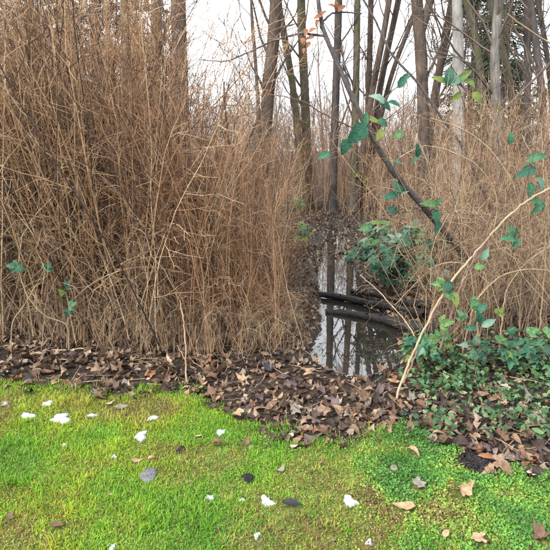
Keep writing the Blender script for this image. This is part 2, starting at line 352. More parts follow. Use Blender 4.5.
# the water sheet follows the line of the ditch, its shore is where the ground rises through it
cl = _pl[:, :2]; rows = []
for t in np.linspace(0, 1, 60):
    yy = wy0 + (wy1 - wy0) * t; xc = np.interp(yy, cl[:, 1], cl[:, 0]); rows.append([[xc - .62 + 1.24 * k / 8, yy, WATER_Z] for k in range(9)])
rows = np.array(rows); ii = (np.arange(59)[:, None] * 9 + np.arange(8)[None]); quads = np.stack([ii, ii + 1, ii + 10, ii + 9], -1).reshape(-1, 4)
mb.add(rows, quads); tag(mb.build('puddle', M['water']), kind='structure')

# ------------------------------------------------------------------ leaf shapes
def ovate(L_=1.0, W_=.6, n=7, fold=.15, curl=.1, serr=.0, tipx=.42, twist=0.0):
    s = np.linspace(0, 1, n); wv = W_ / 2 * np.sin(np.pi * s ** (.75)) ** .8 * (1 - .15 * s); wv[0] = .015; wv[-1] = .004
    wv = wv * (1 + serr * np.where(np.arange(n) % 2 == 0, 1, -1) * (np.arange(n) > 0))
    zc = curl * (s - .4) ** 2 * 2 - curl * .3
    a = twist * (s - .5)
    mid = np.stack([s * L_, 0 * s, zc], -1)
    le = np.stack([s * L_, wv * np.cos(a), zc + fold * wv * 2 + wv * np.sin(a)], -1); re_ = np.stack([s * L_, -wv * np.cos(a), zc + fold * wv * 2 - wv * np.sin(a)], -1)
    v = np.concatenate([le, mid, re_]); q = []
    for i in range(n - 1): q += [[n + i, n + i + 1, i + 1, i], [2 * n + i, 2 * n + i + 1, n + i + 1, n + i]]
    return v, np.array(q), np.zeros((0, 3), int), np.zeros(len(v))
def lobed(lobes=5, seed=0, curl=.25):
    r_ = np.random.default_rng(seed); n = lobes * 4 + 1
    th = np.linspace(-2.5, 2.5, n); k = np.arange(n) % 4
    rad = np.where(k == 2, .50, np.where(k == 0, .35, .44)) * (1 + r_.uniform(-.15, .15, n)) * (1 - .12 * np.abs(th))
    rim = np.stack([rad * np.cos(th) + .25, rad * np.sin(th), 0 * th], -1)
    mid = np.stack([rad * .5 * np.cos(th) + .25, rad * .5 * np.sin(th), 0 * th], -1)
    c = np.array([[.22, 0, 0]]); v = np.concatenate([rim, mid, c])
    a, b_ = r_.uniform(-1, 1, 2)
    v[:, 2] = curl * ((v[:, 0] - .3) ** 2 * a * 2 + v[:, 1] ** 2 * b_ * 2.2 + v[:, 0] * v[:, 1] * r_.uniform(-1, 1)) + r_.uniform(-.035, .035, len(v))
    q = [[i, i + 1, n + i + 1, n + i] for i in range(n - 1)]; t = [[n + i, n + i + 1, 2 * n] for i in range(n - 1)]
    st = np.array([[.22, .008, .0], [.22, -.008, .0], [-.32, 0, .03]]); v = np.concatenate([v, st]); t.append([2 * n + 1, 2 * n + 2, 2 * n + 3])
    return v, np.array(q), np.array(t), np.zeros(len(v))
def jit(tp, amt, seed):
    r_ = np.random.default_rng(seed); v, q, t, r = tp
    return v + r_.normal(0, amt, v.shape) * [1, 1, 1.3], q, t, r
def centre(tp):
    v, q, t, r = tp; v = v - (v.min(0) + v.max(0)) / 2 * [1, 1, 0]; v = v - [0, 0, v[:, 2].min()]
    return v, q, t, r
DEAD = [centre(jit(ovate(1, .62, 7, f, c, .06, twist=tw), .018, k)) for k, (f, c, tw) in enumerate([(.25, .35, .3), (-.18, .5, -.4), (.4, -.4, .5), (.1, .7, .9), (.55, .2, -.2), (-.3, -.3, .2)])]
DEAD += [centre(lobed(5, k, 1.0 + .3 * k)) for k in range(5)]
def tmesh(name, tp, mat):
    mb = MB(); mb.add(*tp[:3], rnd=tp[3]); return mb.mesh(name, mat)
# bramble leaf: three toothed leaflets on a stalk
def bramble_leaf(seed):
    r_ = np.random.default_rng(seed); mb = MB()
    for ang, x0, y0, L_ in ((0, .30, 0, .72), (.95, .24, .03, .58), (-.95, .24, -.03, .58)):
        v, q, t, r = jit(ovate(L_, L_ * .68, 9, r_.uniform(.1, .3), -r_.uniform(.05, .25), .09), .006, seed + 3)
        c, s = math.cos(ang), math.sin(ang); v = v @ np.array([[c, s, 0], [-s, c, 0], [0, 0, 1]]) + [x0, y0, 0]
        v[:, 2] -= (np.hypot(v[:, 0], v[:, 1])) ** 2 * r_.uniform(.08, .3); mb.add(v, q)
    mb.tubes([[[0, 0, -.02], [.15, 0, .01], [.31, 0, 0]]], .012, 3)
    return mb.arrays()
BL = [bramble_leaf(k) for k in range(6)]
SINGLE = [ovate(1, .58, 9, .18, -.25, .07), ovate(1, .66, 9, .1, -.35, .08), ovate(1, .5, 9, .25, -.15, .07, twist=.4)]
def ivy_leaf(seed):
    r_ = np.random.default_rng(seed); th = np.array([-2.7, -1.9, -1.2, -.75, -.35, 0, .35, .75, 1.2, 1.9, 2.7]); rad = np.array([.3, .5, .34, .52, .36, .62, .36, .52, .34, .5, .3])
    v = np.stack([rad * np.cos(th), rad * np.sin(th), -.25 * rad ** 2 + r_.uniform(-.03, .03, 11)], -1); v = np.concatenate([v, [[-.05, 0, .03]]])
    return v, np.zeros((0, 4), int), np.array([[i, i + 1, 11] for i in range(10)]), np.zeros(12)
IVY = [ivy_leaf(k) for k in range(4)]

# ------------------------------------------------------------------ canes and shrubs
def curve_from(p0, dirv, length, n, wob, up=0.0, r_=rng):
    """batch of wobbling paths: p0 (T,3), dirv (T,3), length (T,)"""
    T = len(p0); step = (length / (n - 1))[:, None]
    dv = dirv / (np.linalg.norm(dirv, axis=1, keepdims=True) + 1e-9); P = [p0]
    for i in range(n - 1):
        dv = dv + r_.normal(0, wob, (T, 3)) + np.array([0, 0, up]); dv /= np.linalg.norm(dv, axis=1, keepdims=True) + 1e-9
        P.append(P[-1] + dv * step)
    return np.stack(P, 1)
def children(paths, per, tmin, tmax, lmin, lmax, n, spread, wob, up, r_=rng):
    T, m, _ = paths.shape; K = T * per
    par = np.repeat(np.arange(T), per); t = r_.uniform(tmin, tmax, K) * (m - 1); i = np.minimum(t.astype(int), m - 2); f = (t - i)[:, None]
    p = paths[par, i] * (1 - f) + paths[par, i + 1] * f
    tg = paths[par, i + 1] - paths[par, i]; tg /= np.linalg.norm(tg, axis=1, keepdims=True) + 1e-9
    rd = r_.normal(0, 1, (K, 3)); rd -= (rd * tg).sum(1, keepdims=True) * tg; rd /= np.linalg.norm(rd, axis=1, keepdims=True) + 1e-9
    dv = tg * np.cos(spread) + rd * np.sin(spread) * r_.uniform(.6, 1.2, (K, 1))
    ln = r_.uniform(lmin, lmax, K) * (1.1 - .6 * (t / (m - 1)))
    return curve_from(p, dv, ln, n, wob, up, r_), t / (m - 1)
def cane_tpl(seed, height=2.4, ntw=13, arch=0, rad=.0052, tangle=.0):
    r_ = np.random.default_rng(seed); mb = MB()
    d0 = np.array([[r_.normal(0, .06), r_.normal(0, .06), 1.]])
    if arch: 
        n = 13; s = np.linspace(0, 1, n); reach = arch * height * .8
        rise = np.sin(np.pi * np.minimum(s * .82, 1)) ** .8
        pth = np.stack([reach * s ** 1.3, np.cumsum(r_.normal(0, .035, n)), height * .72 * rise], -1)[None]; pth[0, 1:] += r_.normal(0, .026, (n - 1, 3))
        pth[0, 0] = 0
    else: pth = curve_from(np.zeros((1, 3)), d0, np.array([height]), 12, .075, .012, r_)
    n = pth.shape[1]
    mb.tubes(pth, np.linspace(rad, rad * .35, n) * r_.uniform(.8, 1.25), 4, rnd=0)
    c1, _ = children(pth, ntw, .12, .98, .15, .60, 6, .75 + tangle, .19, .02, r_)
    mb.tubes(c1, np.linspace(.0024, .0010, 6), 3, rnd=r_.uniform(-.12, .12, len(c1)) % 1)
    c2, _ = children(c1, 2, .2, .95, .08, .28, 3, .85 + tangle, .25, .0, r_)
    mb.tubes(c2, np.linspace(.0016, .0009, 3), 3, rnd=r_.uniform(-.12, .12, len(c2)) % 1)
    return mb.arrays()
CANE = [cane_tpl(k, 2.4, 14, rad=.0055) for k in range(12)]
CANE_RED = [cane_tpl(100 + k, 2.2, 9, rad=.0045) for k in range(8)]
ARCH = [cane_tpl(200 + k, 1.8, 9, arch=random.uniform(.5, 1.1), rad=.005, tangle=.3) for k in range(10)]
def am(name, arrs, mat): 
    mb = MB(); mb.add(*arrs[:3], rnd=arrs[3]); return mb.mesh(name, mat)
CM = [am('cane', a, M['cane']) for a in CANE]; CRM = [am('cane', a, M['cane_red']) for a in CANE_RED]
AM = [am('arching_cane', a, M['cane_grey']) for a in ARCH]; CGM = [am('cane', a, M['cane_grey']) for a in CANE]

def h_left(px):     # height of the thicket seen at this picture column, front row
    return float(np.interp(px, [-80, 120, 170, 200, 235, 270, 300], [3.3, 3.2, 2.7, 2.2, 1.85, 1.55, 1.1]))
FRONT_L = [(-95, 342), (-20, 343), (60, 346), (130, 352), (190, 358), (240, 358), (275, 352), (300, 338)]
def front_left_y(px): return np.interp(px, [a for a, b in FRONT_L], [b for a, b in FRONT_L])
def shrub(px, py, n, height, label, group, meshes, rad=.16, lean=(0, 0), tilt=.10, extra=None, name='shrub', esc=(.4, 1.0)):
    g = G(px, py); z = h1(*g); o = empty(name, (g[0], g[1], z), label, 'shrub', group)
    for k in range(n):
        a = random.uniform(0, 6.283); rr = rad * math.sqrt(random.random()); lx_, ly_ = rr * math.cos(a), rr * math.sin(a)
        me = random.choice(meshes); hgt = height * random.uniform(.72, 1.08) / (2.4 if me in CM or me in CGM else 2.2)
        put('cane', me.copy(), o, (lx_, ly_, h1(g[0] + lx_, g[1] + ly_) - z - .03),
            (random.gauss(lean[1], tilt), random.gauss(lean[0], tilt), random.uniform(0, 6.283)), hgt, 'ZYX')
    if extra:
        for k in range(extra):
            a = random.uniform(0, 6.283); rr = rad * math.sqrt(random.random()); lx_, ly_ = rr * math.cos(a), rr * math.sin(a)
            put('arching_cane', random.choice(AM).copy(), o, (lx_, ly_, h1(g[0] + lx_, g[1] + ly_) - z - .03), (0, 0, random.uniform(0, 6.283)), random.uniform(*esc) * height / 2.2)
    return o
ORD = ['first', 'second', 'third', 'fourth', 'fifth', 'sixth', 'seventh', 'eighth', 'ninth', 'tenth', 'eleventh', 'twelfth', 'thirteenth', 'fourteenth']
fx = np.linspace(-30, 274, 14)
for i, px in enumerate(fx):
    red = px > 170
    shrub(px, front_left_y(px) - 4 - random.uniform(0, 6), 30 if not red else 36, h_left(px),
          ('russet slender-caned bare shrub' if red else 'tan twiggy bare shrub') + ' in front row of left thicket, %s from left edge' % ORD[i],
          'front row of shrubs in the left thicket', CRM + CM[:3] if red else CM, .15, lean=(-.10 if px > 235 else -.03, .0), tilt=.10 if red else .17, extra=8, esc=(.25, .6))
for i, px in enumerate(np.linspace(-10, 248, 10)):
    shrub(px, front_left_y(px) - 30, 26, h_left(px) * 1.06, 'brown bare shrub in second row of left thicket, %s from left edge' % ORD[i],
          'second row of shrubs in the left thicket', CM + CRM, .24, tilt=.15)
shrub(286, 292, 16, 1.05, 'low russet shrub leaning over the left bank beside the logs', 'low shrubs on the left bank of the ditch', CRM, .16, lean=(.05, 0), tilt=.2, extra=12, esc=(.3, .7))
shrub(284, 264, 16, 1.1, 'low russet shrub on the left bank, farther along than the logs', 'low shrubs on the left bank of the ditch', CRM, .2, lean=(.0, 0), tilt=.2, extra=10, esc=(.3, .7))
FRONT_R = [(440, 350), (456, 348), (475, 345), (500, 342), (525, 338), (550, 335), (575, 332)]
for i, (px, py) in enumerate(FRONT_R):
    shrub(px, py - 12, 9, 2.0 + .12 * (i % 3), 'tangled tan bare shrub at front of right thicket, %s from the puddle' % ORD[i],
          'front row of shrubs in the right thicket', CGM, .2, lean=(-.05, 0), tilt=.32, extra=17)
for i, (px, py) in enumerate([(434, 288), (452, 292), (475, 292), (510, 290), (545, 288)]):
    shrub(px, py, 20, 2.3, 'bare grey-brown shrub behind front row of right thicket, %s from the path' % ORD[i],
          'second row of shrubs in the right thicket', CGM + CM, .3, tilt=.24, extra=14)

# the depth of the thicket, past what can be told apart
def poly_scatter(n, test, x0, x1, y0, y1):
    out = []
    while len(out) < n:
        x = rng.uniform(x0, x1, n * 3); y = rng.uniform(y0, y1, n * 3); k = test(x, y)
        out += list(np.stack([x[k], y[k]], -1))
    return np.array(out[:n])
PATH_C = np.array([list(G(358, 330)), list(G(345, 285)), list(G(338, 250)), list(G(335, 225)), list(G(335, 210)), [1.4, 16.0]])
def path_d(x, y): return x - np.interp(y, PATH_C[:, 1], PATH_C[:, 0])
PL = lambda y: np.interp(y, [4, 5, 6.5, 8.5, 11, 16], [.42, .5, .75, .95, 1.1, .9])
PR = lambda y: np.interp(y, [4, 5, 6.5, 8.5, 11, 16], [.75, .75, .65, .6, .6, .3])
def in_left(x, y):
    px = 275 + FPX * x / np.maximum(y, .1) * .97
    fy = np.interp(x, [G(a, b)[0] for a, b in FRONT_L], [G(a, b)[1] for a, b in FRONT_L])
    return (y > fy + .35) & (path_d(x, y) < -PL(y))
def in_right(x, y): return (y > 5.0) & (path_d(x, y) > PR(y))
def thicket(name, label, pts, tpls, hf, mat, tilt):
    K = len(pts); z = H(pts[:, 0], pts[:, 1]) - .03; mb = MB()
    scatter(mb, tpls, np.column_stack([pts, z]), rng.normal(0, tilt, K), rng.normal(0, tilt, K), rng.uniform(0, 6.283, K), hf(pts[:, 0], pts[:, 1]) * rng.uniform(.7, 1.12, K) / 2.4, rng.random(K))
    return tag(mb.build(name, mat), label, 'thicket', kind='stuff')
allp, hts = [], []
pl1 = poly_scatter(650, in_left, -4.2, 1.0, 4.3, 8.0); pl2 = poly_scatter(330, in_left, -7, 1.0, 8.0, 13)
pr1 = poly_scatter(380, in_right, .6, 5.5, 5.0, 8.5); pr2 = poly_scatter(260, in_right, .6, 8, 8.5, 13)
pf1 = np.concatenate([poly_scatter(700, lambda x, y: y > 13.4, -9, 11, 13.4, 24), poly_scatter(420, lambda x, y: y > 13.4, -1.5, 4.5, 13.4, 17)])
def hmix(x, y):
    px = 275 + FPX * x / np.maximum(y, .1) * .97
    top = np.interp(px, [-100, 160, 185, 215, 300, 550], [-40, 20, 70, 100, 95, 84])   # row of the picture the tops reach
    zz = CAM_H + y * np.array([ray(275, t)[2] / ray(275, t)[1] for t in np.atleast_1d(top)])
    return np.clip(zz, .9, 4.4) * np.where(path_d(x, y) > 0, np.interp(path_d(x, y), [.6, 1.3, 2.4], [.42, .5, 1.0]), np.interp(-path_d(x, y), [.6, 2.0], [.66, 1.0])) ** ((y < 11.5) | ((y < 13.4) & (path_d(x, y) < 0)))
thicket('thicket', 'dense brown bare thicket filling the ground behind the front shrubs', np.concatenate([pl1, pl2, pr1, pr2, pf1]), CANE + CANE_RED, hmix, M['cane'], .14)

# low tangle of fallen and arching dead stems at the foot of the thickets
K = 330; pts = np.concatenate([np.array([G(random.uniform(-20, 312), 0) if 0 else G(px, front_left_y(px) + random.uniform(-12, 9)) for px in np.random.default_rng(5).uniform(-20, 308, 430)]),
    np.array([G(random.uniform(405, 580), random.uniform(285, 350)) for _ in range(120)]), np.array([G(random.uniform(285, 312), random.uniform(250, 330)) for _ in range(55)])])
K = len(pts); mb = MB(); scatter(mb, ARCH, np.column_stack([pts, H(pts[:, 0], pts[:, 1]) - .02]), rng.normal(0, .25, K), rng.normal(0, .25, K), rng.uniform(0, 6.283, K), rng.uniform(.10, .40, K), rng.random(K))
tag(mb.build('dead_stem_tangle', M['cane_grey']), 'low tangle of fine dead stems arching at the foot of the thickets', 'dead stems', kind='stuff')

# ------------------------------------------------------------------ trees
def smooth(pts, n):
    pts = np.asarray(pts, float); d_ = np.r_[0, np.cumsum(np.linalg.norm(np.diff(pts, axis=0), axis=1))]; t = np.linspace(0, d_[-1], n)
    p = np.stack([np.interp(t, d_, pts[:, k]) for k in range(3)], -1)
    for _ in range(2): p[1:-1] = .25 * p[:-2] + .5 * p[1:-1] + .25 * p[2:]
    return p
def tree(label, px_pts, Y, w_px, mat, name='bare_tree', top=10.5, limbs=20, tmin=.18, fork=None, seed=1, group='trees behind the thicket'):
    r_ = np.random.default_rng(seed); pts = [D(a, b, Y) for a, b in px_pts]          # listed from the top of the frame downwards
    r0 = w_px * Y / FPX / 2 * 1.02
    lo = pts[-1]; prev = pts[-2]; dirn = lo - prev
    base = lo + dirn / max(1e-6, -dirn[2]) * lo[2] * .6; base[2] = h1(base[0], base[1]) - .05
    hi = pts[0]; up = pts[0] - pts[1]; up = up / np.linalg.norm(up); up = up + np.array([0, 0, .6]); up /= np.linalg.norm(up)
    ext = [hi + up * s + np.array([r_.normal(0, .05), r_.normal(0, .05), 0]) * s for s in np.linspace((top - hi[2]), .8, 5)]
    path = smooth(np.array(ext + pts + [base])[::-1], 26)
    rad = np.interp(path[:, 2], [0, .5, hi[2], top], [r0 * 1.35, r0 * 1.1, r0 * .92, r0 * .18]) * (1 + r_.normal(0, .035, 26))
    root = empty(name, tuple(path[0] + [0, 0, .05]), label, 'tree', group); off = path[0] + [0, 0, .05]
    mb = MB(); mb.tubes(path - off, rad, 9); 
    if fork:
        fp = [D(a, b, Y) for a, b in fork[0]]; u2 = fp[-1] - fp[-2]; u2 /= np.linalg.norm(u2); u2 += [0, 0, .5]; u2 /= np.linalg.norm(u2)
        fpth = smooth(np.array(fp + [fp[-1] + u2 * s for s in (1.5, 3, 5)]), 16); frad = np.linspace(fork[1] * Y / FPX / 2, r0 * .12, 16); mb.tubes(fpth - off, frad, 8)
    mb.build('trunk', M[mat], root)
    mb = MB(); P0 = (path - off)[None]
    c1, t1 = children(P0, limbs, tmin, .97, 1.0, 3.0, 7, .75, .13, .07, r_)
    if fork: 
        cf, tf = children((fpth - off)[None], limbs // 2, .3, .95, .8, 2.2, 7, .7, .13, .07, r_); c1 = np.concatenate([c1, cf]); t1 = np.concatenate([t1, tf])
    rl = np.clip(r0 * .32 * (1.15 - t1), .008, .06)
    mb.tubes(c1, rl[:, None] * np.linspace(1, .25, 7)[None], 5, rnd=r_.random(len(c1)))
    c2, _ = children(c1, 5, .2, .95, .4, 1.3, 5, .65, .16, .05, r_); mb.tubes(c2, np.linspace(.010, .004, 5), 3, rnd=r_.random(len(c2)))
    c3, _ = children(c2, 3, .2, .98, .15, .55, 4, .6, .18, .04, r_); mb.tubes(c3, np.linspace(.005, .0025, 4), 3, rnd=r_.random(len(c3)))
    mb.build('crown', M['twig'], root)
    return root
tree('thick brown trunk at right end of the tall left thicket', [(178, 0), (179, 40), (180, 78)], 9.0, 15, 'bark_brown', seed=2, limbs=14)
tree('dark grey trunk standing clear against the sky, thickest left of centre', [(277, -2), (273, 45), (268, 92)], 14, 12, 'bark_brown', seed=3)
tree('thin mossy trunk leaning left against the dark grey trunk', [(279, 5), (285, 40), (293, 85)], 14.6, 6.5, 'bark_moss', top=8, seed=4, limbs=7)
tree('mossy light trunk with rusty leaves stuck near its middle', [(301, 0), (302, 40), (305, 90)], 15, 8.5, 'bark_moss', seed=5)
tree('slender twiggy young tree left of the dark grey trunk', [(252, 22), (255, 55), (258, 100)], 11, 3.6, 'bark_brown', top=4.8, limbs=14, seed=6, name='young_tree')
tree('dark brown slender trunk running down to the far end of the path', [(339, 0), (337, 60), (334, 150)], 14, 7.5, 'bark_dark', limbs=8, seed=7)
tree('straight mossy trunk just right of the dark brown slender trunk', [(357, 0), (357, 45), (356, 90)], 14, 6.5, 'bark_moss', limbs=8, seed=8)
tree('thin straight trunk between mossy trunk and the leaning pair', [(371, 0), (370, 45), (369, 80)], 15, 5.5, 'bark_brown', limbs=8, seed=9)
tree('left one of the leaning pair of slim trunks', [(390, -5), (383, 40), (374, 80)], 14, 6, 'bark_brown', limbs=8, seed=10)
tree('right one of the leaning pair of slim trunks', [(399, -2), (391, 35), (381, 80)], 14.3, 6, 'bark_brown', limbs=8, seed=11)
tree('thin crooked trunk leaning in towards the forked tree', [(417, 8), (405, 38), (391, 75)], 15, 4.5, 'bark_brown', top=7, limbs=8, seed=12)
tree('brown tree forking into two stout stems high up', [(416, -2), (417, 14), (421, 30), (421, 60), (423, 90)], 12, 11, 'bark_brown', seed=13, limbs=10, fork=([(421, 32), (428, 12), (432, -3)], 8.5))
tree('brown trunk leaning right close beside the pale straight trunk', [(453, -2), (446, 35), (438, 75)], 13, 7.5, 'bark_brown', seed=14)
tree('pale grey straight trunk right of the forked tree', [(457, -2), (458, 40), (459, 85)], 10, 10, 'bark_pale', seed=15)
tree('mossy stem leaning left out from between the conifers', [(464, -3), (474, 25), (480, 62)], 11, 6.5, 'bark_moss', seed=16, top=7)
tree('mossy curving stem crossing behind the blue-grey stump', [(488, -2), (494, 25), (505, 52), (512, 90)], 12, 6, 'bark_moss', seed=17)
tree('grey trunk with pale lower end in the right thicket', [(499, -2), (493, 50), (494, 90), (498, 122)], 8, 8.5, 'bark_grey', seed=18)
tree('dark bluish straight trunk near right edge', [(526, -2), (527, 30), (528, 62)], 11, 6.5, 'bark_dark', seed=19)
tree('dark trunk bowed right, second from the right edge', [(530, 2), (537, 45), (542, 95), (546, 140)], 10, 6.5, 'bark_dark', seed=20)
tree('thin dark stem leaning left at the right edge', [(537, -3), (544, 35), (551, 80)], 12, 4.5, 'bark_dark', seed=21)
tree('mossy trunk showing through the left thicket near the brown trunk', [(157, 0), (156, 40), (155, 70)], 11, 11, 'bark_moss', seed=22)
tree('greenish trunk half hidden in the middle of left thicket', [(126, 0), (127, 40), (128, 70)], 12, 12, 'bark_moss', seed=23)
tree('brown trunk half hidden behind left thicket, second from left', [(96, 0), (97, 40), (97, 70)], 12.5, 9, 'bark_brown', seed=24)
tree('grey trunk at the far left behind the thicket', [(28, 0), (28, 40), (27, 70)], 13, 9, 'bark_grey', seed=25)

def conifer(label, px, Y, hgt, spread, seed):
    r_ = np.random.default_rng(seed); x = D(px, 100, Y)[0]; z = h1(x, Y) - .1
    root = empty('conifer_tree', (x, Y, z), label, 'tree', 'evergreens behind the thicket')
    mb = MB(); path = np.stack([np.zeros(12), np.zeros(12), np.linspace(0, hgt, 12)], -1); mb.tubes(path, np.linspace(.18, .02, 12), 8); mb.build('trunk', M['bark_dark'], root)
    n = 170; t = r_.uniform(.10, .98, n); az = r_.uniform(0, 6.283, n); ln = spread * (1.05 - t) * r_.uniform(.7, 1.15, n) + .25
    p0 = np.stack([0 * t, 0 * t, t * hgt], -1); br = curve_from(p0, np.stack([np.cos(az), np.sin(az), .15 + 0 * az], -1), ln, 7, .05, -.09, r_)
    mb = MB(); mb.tubes(br, np.linspace(.018, .005, 7), 4); mb.build('branches', M['twig'], root)
    sp, ts = children(br, 14, .15, 1, .25, .6, 4, .75, .08, -.12, r_)
    nl = ovate(.16, .035, 3, .1, -.1); tp = [(nl[0], nl[1], nl[2], nl[3])]
    K = len(sp) * 5; par = np.repeat(np.arange(len(sp)), 5); f = r_.uniform(.1, 1, K) * 2.999; i = f.astype(int); f = (f - i)[:, None]
    pos = sp[par, i] * (1 - f) + sp[par, i + 1] * f; tg = sp[par, i + 1] - sp[par, i]
    mb = MB(); scatter(mb, tp, pos, r_.uniform(0, 6.28, K), r_.uniform(-.1, .7, K), np.arctan2(tg[:, 1], tg[:, 0]) + r_.normal(0, .6, K), r_.uniform(.7, 1.6, K), r_.random(K))
    mb.build('crown', M['needle'], root)
conifer('dark green conifer behind the pale grey trunk', 470, 22, 9.5, 2.0, 41)
conifer('dark green conifer left of the dark bluish trunk', 502, 19, 9, 1.6, 42)
conifer('bluish conifer glimpsed through the top of left thicket', 70, 24, 11, 2.6, 43)
conifer('green conifer behind the mossy trunks of left thicket', 135, 22, 11, 2.4, 44)

# far-off wood: slim bare trees that read as one grey-brown mass
r_ = np.random.default_rng(77); n = 330; yy = r_.uniform(19, 60, n); xx = r_.uniform(-1.0, 1.0, n) * yy * .75 + .5
p0 = np.stack([xx, yy, H(xx, yy) - .1], -1); hh = r_.uniform(3.0, 7.5, n)
tr = curve_from(p0, np.stack([r_.normal(0, .08, n), r_.normal(0, .08, n), np.ones(n)], -1), hh, 8, .05, .03, r_)
mb = MB(); mb.tubes(tr, (hh * r_.uniform(.006, .011, n))[:, None] * np.linspace(1, .2, 8)[None], 5, rnd=r_.random(n))
c1, _ = children(tr, 11, .05, .97, .5, 2.4, 5, .6, .12, .06, r_); mb.tubes(c1, np.linspace(.020, .007, 5), 3, rnd=r_.random(len(c1)))
c2, _ = children(c1, 4, .2, .97, .3, .9, 4, .6, .15, .04, r_); mb.tubes(c2, np.linspace(.009, .005, 4), 3, rnd=r_.random(len(c2)))
K = 800; bx, by = r_.uniform(-1, 1, K) * 24, r_.uniform(24, 46, K); scatter(mb, CANE, np.column_stack([bx, by, H(bx, by) - .05]), r_.normal(0, .15, K), r_.normal(0, .15, K), r_.uniform(0, 6.28, K), r_.uniform(1.1, 2.0, K), r_.random(K))
tag(mb.build('far_woodland', M['far']), 'far-off wood of slim bare grey-brown trees beyond the thicket', 'woodland', kind='stuff')

# ------------------------------------------------------------------ named stems and brambles
BLM = {k: [am('leaf', a, M[k]) for a in BL] for k in ('bramble_leaf', 'pale_leaf', 'yellow_leaf')}
SLM = {k: [am('leaf', a, M[k]) for a in SINGLE] for k in ('bramble_leaf', 'pale_leaf', 'yellow_leaf', 'leaf_rust')}
def stem_thing(name, label, cat, stems, leaves=(), group=None, twigs=0, seed=0, ground=False):
    """stems: list of (px points with depth, radius at start and end, material); leaves: (px, py, Y, size_px, heading deg, material, single)"""
    r_ = np.random.default_rng(seed + 500); stem_o = []; root = None
    for (pp, ra, rb, mat) in stems:
        pts = np.array([D(*p) for p in pp])
        if ground and root is None: pts[0, 2] = h1(pts[0, 0], pts[0, 1]) - .02
        if root is None: off = pts[0].copy(); root = empty(name, tuple(off), label, cat, group)
        n = max(12, 5 * len(pp)); pth = smooth(pts, n); pth[1:] += r_.normal(0, .0022, (n - 1, 3))
        mb = MB(); mb.tubes(pth - off, np.linspace(ra, rb, n) * (1 + r_.normal(0, .06, n)), 7)
        so = mb.build('stem', M[mat], root); stem_o.append((so, pth))
        if twigs:
            mb = MB(); c1, _ = children((pth - off)[None], twigs, .1, .98, .10, .4, 6, .7, .28, .02, r_); mb.tubes(c1, np.linspace(max(rb * .45, .0018), .0009, 6), 3, rnd=r_.random(len(c1)))
            c2, _ = children(c1, 2, .3, .95, .05, .2, 3, .7, .15, .03, r_); mb.tubes(c2, np.linspace(.0016, .001, 3), 3, rnd=r_.random(len(c2))); mb.build('twigs', M[mat], so)['kind'] = 'stuff'
    for (px, py, Y_, sz, hd, mat, single) in leaves:
        p = D(px, py, Y_) - off; s = sz * Y_ / FPX; a = R(hd); dx, dz = math.cos(a), math.sin(a)
        me = random.choice((SLM if single else BLM)[mat])
        # heading is the way the leaf points in the picture; blade faces the viewer, tipped a little
        M3 = Matrix(((dx, -dz * .5, 0), (0, -.5, -1), (dz, dx * .9, -.3))).transposed()
        xa = Vector((dx, random.uniform(-.5, .1), dz)).normalized(); nrm = Vector((random.gauss(0, .3), -1, random.uniform(.25, 1.1))); nrm = (nrm - xa * nrm.dot(xa)).normalized(); ya = nrm.cross(xa)
        rot = Matrix((xa, ya, nrm)).transposed().to_euler()
        so, sp_ = min(stem_o, key=lambda e: np.linalg.norm(e[1] - (p + off), axis=1).min()); bpt = np.array(Vector(p) - xa * s * .5); near_ = sp_[np.linalg.norm(sp_ - (bpt + off), axis=1).argmin()] - off
        mb = MB(); md = (bpt + near_) / 2 + [0, 0, -.06 * np.linalg.norm(bpt - near_)]; mb.tubes(smooth([near_, md, bpt], 6), np.linspace(.0022, .0014, 6), 4); mb.build('leaf_stalk', M['brown_stem'], so)
        put('leaf', me, so, Vector(p) - xa * s * .5, rot, s)
    return root
Bq = 'bramble_leaf'
stem_thing('leaning_sapling', 'dark leaning sapling slanting down from top centre with teal bramble leaves', 'sapling',
    [([(520, 318, 4.9), (470, 262, 4.6), (425, 208, 4.3), (405, 187, 4.2), (385, 160, 4.1), (362, 120, 4.0), (350, 92, 4.0), (335, 56, 4.0), (325, 37, 4.0), (320, 18, 4.0), (316, -15, 4.0)], .036, .014, 'dark_stem'),
     ([(352, 97, 4.0), (345, 70, 4.05), (341, 40, 4.1)], .010, .006, 'dark_stem'),
     ([(325, 36, 4.0), (300, 33, 4.0), (272, 41, 4.05), (248, 53, 4.1), (225, 62, 4.15), (200, 60, 4.2)], .009, .003, 'dark_stem'),
     ([(322, 22, 4.0), (332, 13, 4.0), (345, 12, 4.0), (362, 14, 4.0)], .008, .004, 'dark_stem')],
    [(a, b, 3.97, sz, hd, 'leaf_rust', 1) for a, b, sz, hd in ((306, 33, 9, 250), (310, 38, 8, 200), (303, 42, 9, 280), (308, 45, 7, 240), (313, 30, 8, 30), (304, 51, 7, 260), (318, 17, 9, 200), (323, 14, 9, 40), (317, 23, 7, 250), (336, 5, 9, 100), (342, 8, 9, 30), (331, 6, 8, 160))], ground=True, twigs=6, seed=1)
